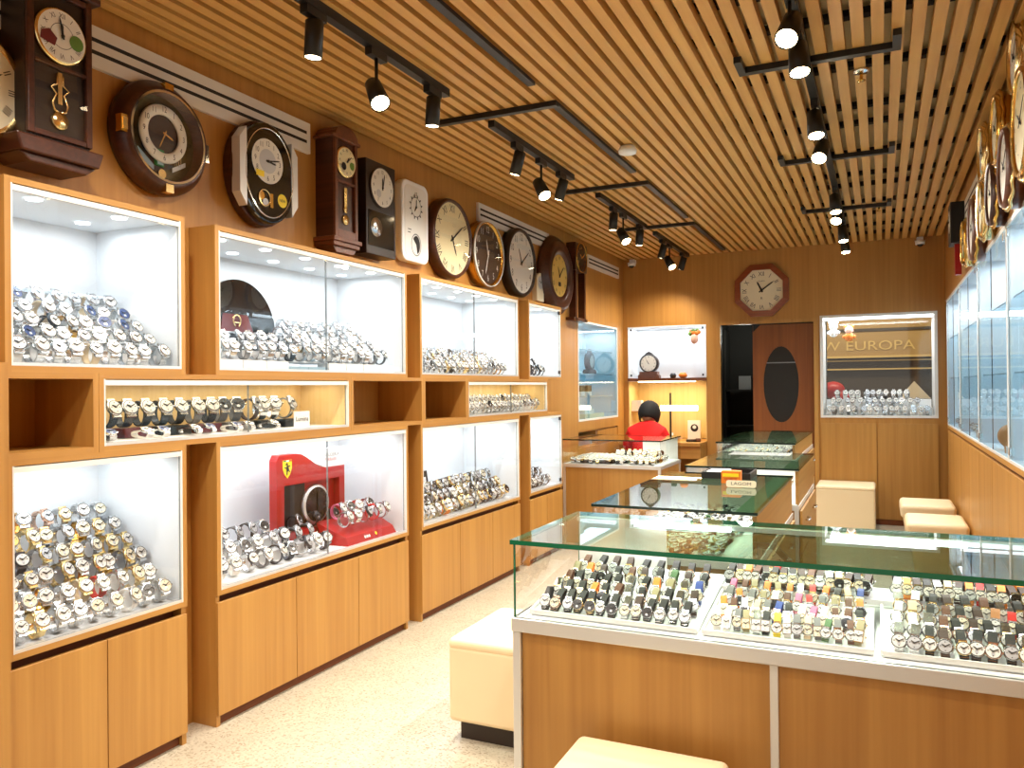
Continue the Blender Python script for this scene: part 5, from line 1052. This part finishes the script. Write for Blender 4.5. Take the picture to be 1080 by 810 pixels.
# the mall beyond
MB('mall_dark').box(-3, 3, 13.2, 13.3, 0, 4).build('outside_shopfront_wall', kind='structure'); MB('terrazzo').box(-4, 4, 10.95, 13.3, -0.1, 0).build('outside_floor', kind='structure')
r = thing('shop_sign', (-0.2, 13.1, 1.95), 'gold fascia sign of the shop seen through the back showcase', 'sign')
MB('fascia').box(-1.6, 1.4, 13.1, 13.2, 1.93, 2.62).box(-1.6, 1.4, 13.05, 13.2, 1.9, 1.93, 'letters').box(-1.6, 1.4, 13.08, 13.2, 2.3, 2.34, 'mall_dark').build('fascia', r)
m = MB('letters'); m.M = Matrix.Translation((-0.17, 13.09, 2.075)) @ ON_BACK; m.text('W EUROPA', 0, 0, 0.002, 0.2, 'letters', sx=1.25); m.build('lettering', r)
for z in (1.72, 1.85): MB('letters').box(-1.4, 0.9, 13.1, 13.19, z, z + 0.02).build('light_bar', r)
m = MB('red'); m.M = Matrix.Translation((-0.62, 12.4, 1.42)); m.ball((0, 0, 0), 0.16, 'red', 16, 10, sz=0.8); m.ball((0.1, -0.03, -0.1), 0.13, 'red', 14, 10, sz=0.8); m.box(-0.03, 0.03, -0.03, 0.03, -1.42, -0.05, 'mall_dark')
single(m, 'red_balloon', 'red round shop decoration seen beyond the back showcase', 'decoration')
m = MB('ivory'); m.M = Matrix.Translation((0.42, 12.2, 1.3)); m.add([(-0.2, -0.05, 0), (0.2, -0.05, 0), (0.2, 0.05, 0), (-0.2, 0.05, 0), (0, 0, 0.24)], [(3, 2, 1, 0), (0, 1, 4), (1, 2, 4), (2, 3, 4), (3, 0, 4)]); m.box(-0.03, 0.03, -0.03, 0.03, -1.3, 0, 'mall_dark')
single(m, 'table_tent', 'pale pointed shade beyond the back showcase', 'lamp')
MB('wood_wall').box(0.62, 1.2, 11.6, 11.9, 0, 4).build('outside_pillar', kind='structure')
light('mall_fill', 'AREA', (-0.3, 11.9, 3.2), 40, (1, 0.85, 0.6), 2.0, 0.4, target=(-0.3, 13.2, 1.8))  # unseen area light added to brighten the sign beyond the showcase
# ------------------------------------------------------------------ right wall showcases
ym = [3.55, 4.95, 6.36, 7.76, 9.16]
rl = ['nearest', 'second', 'third', 'farthest']
rlook = ['nearest tall white showcase in right wall glass run', 'second tall white showcase on right wall, tan bracelet stand at its base', 'third tall white showcase on right wall, grey stand at its base', 'farthest tall white showcase on right wall beside back showcase']
for k in range(4):
    a, b = ym[k], ym[k + 1]
    r = thing('wall_showcase', (XR, (a + b) / 2, 1.08), rlook[k], 'showcase', 'tall showcases on the right wall')
    xo = XR + 0.38
    MB('lining').box(xo, xo + e, a, b, 1.08, 2.35).box(XR + 0.02, xo, a, a + 0.006, 1.09, 2.34).box(XR + 0.02, xo, b - 0.006, b, 1.09, 2.34).box(XR + 0.01, xo, a, b, 2.34, 2.3495).box(XR + 0.005, xo, a, b, 1.08, 1.09).build('lining', r)
    MB('alu_white').box(XR, XR + 0.02, a, a + 0.02, 1.08, 2.35).box(XR, XR + 0.02, b - 0.02, b, 1.08, 2.35).box(XR, XR + 0.02, a + 0.02, b - 0.02, 2.325, 2.3495).box(XR, XR + 0.02, a + 0.02, b - 0.02, 1.08, 1.095).build('frame', r)
    mid = (a + b) / 2
    for p, q in ((a + 0.02, mid - 0.001), (mid + 0.001, b - 0.02)): MB('glass_right').box(XR + 0.005, XR + 0.01, p, q, 1.095, 2.325, 'glass_right', my='steel_dark').build('glass_pane', r)
    for y in (a + 0.05, b - 0.09):
        for z in (1.12, 2.27): MB('steel').box(XR - 0.006, XR + 0.003, y, y + 0.04, z, z + 0.04).build('hinge', r)
    for z in (1.55, 1.95): MB('glass_blue').box(XR + 0.03, xo - 0.005, a + 0.01, b - 0.01, z, z + 0.008, 'glass_blue', mx='blue_grey').build('glass_shelf', r)
    light('case_light', 'AREA', (XR + 0.2, mid, 2.32), 15, (0.97, 0.985, 1.0), 0.25, 1.2, target=(XR + 0.2, mid, 0), parent=r)
    u = thing('base_cabinet', (XR, (a + b) / 2, 0), f'oak base cabinet under {rl[k]} right wall showcase', 'cabinet', 'oak base cabinets on the right wall')
    MB('wood_z').box(XR + 0.02, xo, a, b, 0, 1.04, 'wood_groove').box(XR, xo, a, b, 1.05, 1.079, 'wood_y').build('carcass', u)
    for p, q in ((a, mid), (mid, b)): MB('wood_z').box(XR, XR + 0.019, p + 0.003, q - 0.003, 0.05, 1.03).build('door', u, bevel=0.001, seg=1)
single(MB('wood_z').box(XR, XR + 0.38, -1.0, 3.545, 0.0, 2.3485), 'end_panel', 'tall oak side panel ending the right wall showcases', 'panel')
for k in range(3):
    for i in range(16):
        y = 6.5 + i * 0.16
        if min(abs(y - b_) for b_ in ym) < 0.07 or 6.93 < y < 7.22: continue
        stock('ring', face(XR + 0.1 + k * 0.09, y, 1.091 + 0.0 * k, -PI / 2 + random.uniform(-0.4, 0.4), 1.3), pick([('silver', 3), ('white', 2)]), 'white', 'steel')
m = MB('tan') if False else MB('strap_tan'); m.lathe([(0.05, -0.1), (0.075, -0.09), (0.08, 0.08), (0.055, 0.09)], (XR + 0.12, 5.7, 1.17), 20, rot=Matrix.Rotation(PI / 2, 3, 'X')); m.box(XR + 0.08, XR + 0.16, 5.62, 5.78, 1.0905, 1.105, 'ivory')
single(m, 'bracelet_stand', 'tan rolled bracelet stand at the base of a right wall showcase', 'display stand')
single(MB('grey').box(XR + 0.06, XR + 0.2, 7.0, 7.15, 1.0905, 1.14), 'display_block', 'grey display block at base of a right wall showcase', 'display stand', bevel=0.004)
# ------------------------------------------------------------------ the person in red, seen from behind
def skin(name, joints, edges, radii, mat, parent, root=0, lv=2):
    me = bpy.data.meshes.new(name); me.from_pydata(joints, edges, []); me.materials.append(MATS[mat])
    o = bpy.data.objects.new(name, me); C.objects.link(o); o.parent = parent
    md = o.modifiers.new('skin', 'SKIN'); md.use_smooth_shade = True
    if not me.skin_vertices: me.attributes.new('x', 'FLOAT', 'POINT')
    sv = me.skin_vertices[0].data
    for i, rr in enumerate(radii):
        sv[i].radius = rr if isinstance(rr, tuple) else (rr, rr)
        sv[i].use_root = (i == root)
    s = o.modifiers.new('sub', 'SUBSURF'); s.levels = lv; s.render_levels = lv
    return o
px, py = -2.31, 8.42
P = thing('person', (px, py, 0), 'person in red shirt with short black hair, seated facing the workbench, seen from behind', 'person')
# body (local coords, facing +y)
J = [(0, 0, 0.52), (0, 0.0, 0.68), (0, 0.02, 0.86), (0, 0.05, 1.02), (0, 0.09, 1.1), (0, 0.13, 1.17),
     (0.17, 0.05, 1.015), (0.225, 0.08, 0.86), (0.17, 0.3, 0.84), (0.08, 0.42, 0.885),
     (-0.17, 0.05, 1.015), (-0.225, 0.08, 0.86), (-0.17, 0.3, 0.84), (-0.08, 0.42, 0.885),
     (0.1, 0.05, 0.5), (0.12, 0.44, 0.5), (0.12, 0.42, 0.08), (0.12, 0.54, 0.04),
     (-0.1, 0.05, 0.5), (-0.12, 0.44, 0.5), (-0.12, 0.42, 0.08), (-0.12, 0.54, 0.04)]
E_ = [(0, 1), (1, 2), (2, 3), (3, 4), (4, 5), (3, 6), (6, 7), (7, 8), (8, 9), (3, 10), (10, 11), (11, 12), (12, 13), (0, 14), (14, 15), (15, 16), (16, 17), (0, 18), (18, 19), (19, 20), (20, 21)]
Rd = [(0.14, 0.11), (0.12, 0.09), (0.125, 0.09), (0.08, 0.07), 0.045, 0.045, 0.05, 0.042, 0.036, 0.026, 0.05, 0.042, 0.036, 0.026, 0.085, 0.06, 0.045, 0.04, 0.085, 0.06, 0.045, 0.04]
skin('body', J, E_, Rd, 'skin', P)
# shirt over torso and upper arms
Js = [(0, 0, 0.54), (0, 0.0, 0.68), (0, 0.02, 0.86), (0, 0.045, 1.01), (0, 0.105, 1.125), (0.165, 0.05, 1.0), (0.235, 0.08, 0.85), (0.2, 0.22, 0.83), (-0.165, 0.05, 1.0), (-0.235, 0.08, 0.85), (-0.2, 0.22, 0.83)]
Es = [(0, 1), (1, 2), (2, 3), (3, 4), (3, 5), (5, 6), (6, 7), (3, 8), (8, 9), (9, 10)]
skin('shirt', Js, Es, [(0.16, 0.13), (0.16, 0.125), (0.175, 0.135), (0.15, 0.125), (0.078, 0.074), 0.078, 0.062, 0.06, 0.075, 0.062, 0.06], 'red_shirt', P)
Jt = [(0, 0, 0.54), (0.1, 0.05, 0.51), (0.12, 0.44, 0.5), (0.12, 0.42, 0.12), (-0.1, 0.05, 0.51), (-0.12, 0.44, 0.5), (-0.12, 0.42, 0.12)]
skin('trousers', Jt, [(0, 1), (1, 2), (2, 3), (0, 4), (4, 5), (5, 6)], [(0.15, 0.12), 0.095, 0.075, 0.06, 0.095, 0.075, 0.06], 'trousers', P)
# head tipped forward over the bench
def headmesh(inflate, cut=None):
    vs = []; fs = []; n, k = 20, 14
    for j in range(k + 1):
        t = PI * j / k
        for i in range(n):
            a = 2 * PI * i / n
            x = 0.082 * math.sin(t) * math.cos(a); y = 0.098 * math.sin(t) * math.sin(a); z = 0.118 * math.cos(t)
            if z < 0: x *= 1 + 0.9 * z; y = y * (1 + 0.4 * z) + (0.02 if y > 0 else 0) * (-z / 0.118)
            if y > 0.085 and abs(x) < 0.022 and -0.045 < z < 0.01: y += 0.02
            vs.append((x * inflate, y * inflate, z * inflate))
    for j in range(k):
        for i in range(n):
            q = (j * n + i, j * n + (i + 1) % n, (j + 1) * n + (i + 1) % n, (j + 1) * n + i)
            if cut is None or all(cut(vs[p]) for p in q): fs.append(q)
    return vs, fs
HM = Matrix.Translation((0, 0.15, 1.2)) @ Matrix.Rotation(math.radians(-30), 4, 'X') @ Matrix.Diagonal((1.1, 1.0, 0.95, 1.0))
m = MB('skin'); m.M = HM; m.add(*headmesh(1.0), 'skin', True)
for s in (-1, 1): m.ball((s * 0.084, -0.005, -0.01), 0.026, 'skin', 10, 8, sx=0.4, sy=0.8); m.ball((s * 0.032, 0.088, 0.0), 0.012, 'dial_white', 8, 6); m.ball((s * 0.032, 0.098, 0.0), 0.006, 'ink', 8, 6)
m.box(-0.022, 0.022, 0.088, 0.1, -0.066, -0.058, 'maroon'); m.build('head', P, local=True)
m = MB('hair'); m.M = HM; m.add(*headmesh(1.25, lambda p: (p[1] < 0.06 or p[2] > 0.055) and p[2] > -0.1), 'hair', True)
m.v = [tuple(c + random.uniform(-0.004, 0.004) for c in p) for p in m.v]
o = m.build('hair', P, local=True); sd = o.modifiers.new('solid', 'SOLIDIFY'); sd.thickness = 0.012; sd.offset = -1
# fingers
for s in (-1, 1):
    for k in range(5):
        bx = s * (0.06 + 0.014 * k) if k < 4 else s * 0.045
        m = MB('skin'); m.tube([(bx + s * 0.0, 0.43, 0.885), (bx, 0.465, 0.885), (bx - s * 0.004, 0.492, 0.876)] if k < 4 else [(s * 0.06, 0.42, 0.885), (s * 0.035, 0.44, 0.88), (s * 0.03, 0.46, 0.874)], [0.009, 0.0085, 0.006], 8); m.build('finger', P, local=True)
r = thing('work_stool', (px, py, 0), 'dark round work stool under the person in red', 'stool')
MB('black').lathe([(0.18, 0.34), (0.19, 0.36), (0.18, 0.385)], (px, py + 0.05, 0), 24).build('seat', r)
MB('chrome').cyl((px, py + 0.05, 0.03), 0.025, 0.34, n=14).lathe([(0.2, 0.0), (0.19, 0.02), (0.03, 0.04)], (px, py + 0.05, 0), 24).build('base', r)
# ------------------------------------------------------------------ remaining watches as one mass
STK.M = None
o = STK.build('wristwatch_stock')
tag(o, 'small watches filling the farther cases and counters', 'watch', 'farther watches', 'stuff')
# ------------------------------------------------------------------ world, camera
w = bpy.data.worlds.new('world'); bpy.context.scene.world = w; w.use_nodes = True
bg = w.node_tree.nodes['Background']; bg.inputs[0].default_value = (1.0, 0.93, 0.82, 1); bg.inputs[1].default_value = 0.9
cam = bpy.data.cameras.new('camera'); co = bpy.data.objects.new('camera', cam); C.objects.link(co)
cam.sensor_fit = 'HORIZONTAL'; cam.sensor_width = 36.0; cam.lens = 36.0 * 839.0 / 1080.0; cam.clip_start = 0.05
yaw, pit, rol = math.radians(24.85), math.radians(0.27), math.radians(-0.54)
fw = Vector((-math.sin(yaw) * math.cos(pit), math.cos(yaw) * math.cos(pit), math.sin(pit)))
rt = Vector((math.cos(yaw), math.sin(yaw), 0)); up = rt.cross(fw)
r2 = rt * math.cos(rol) + up * math.sin(rol); u2 = -rt * math.sin(rol) + up * math.cos(rol)
co.matrix_world = Matrix(((r2.x, u2.x, -fw.x, 0), (r2.y, u2.y, -fw.y, 0), (r2.z, u2.z, -fw.z, 1.5), (0, 0, 0, 1)))
S = bpy.context.scene
S.camera = co
S.view_settings.view_transform = 'Standard'; S.view_settings.look = 'None'; S.view_settings.exposure = 0.0
S.cycles.use_denoising = True; S.cycles.max_bounces = 10; S.cycles.transparent_max_bounces = 24; S.cycles.glossy_bounces = 4; S.cycles.caustics_reflective = False; S.cycles.caustics_refractive = False
S.cycles.sample_clamp_indirect = 6.0
print('WATCHES', N_W[0], 'STOCK verts', len(STK.v))
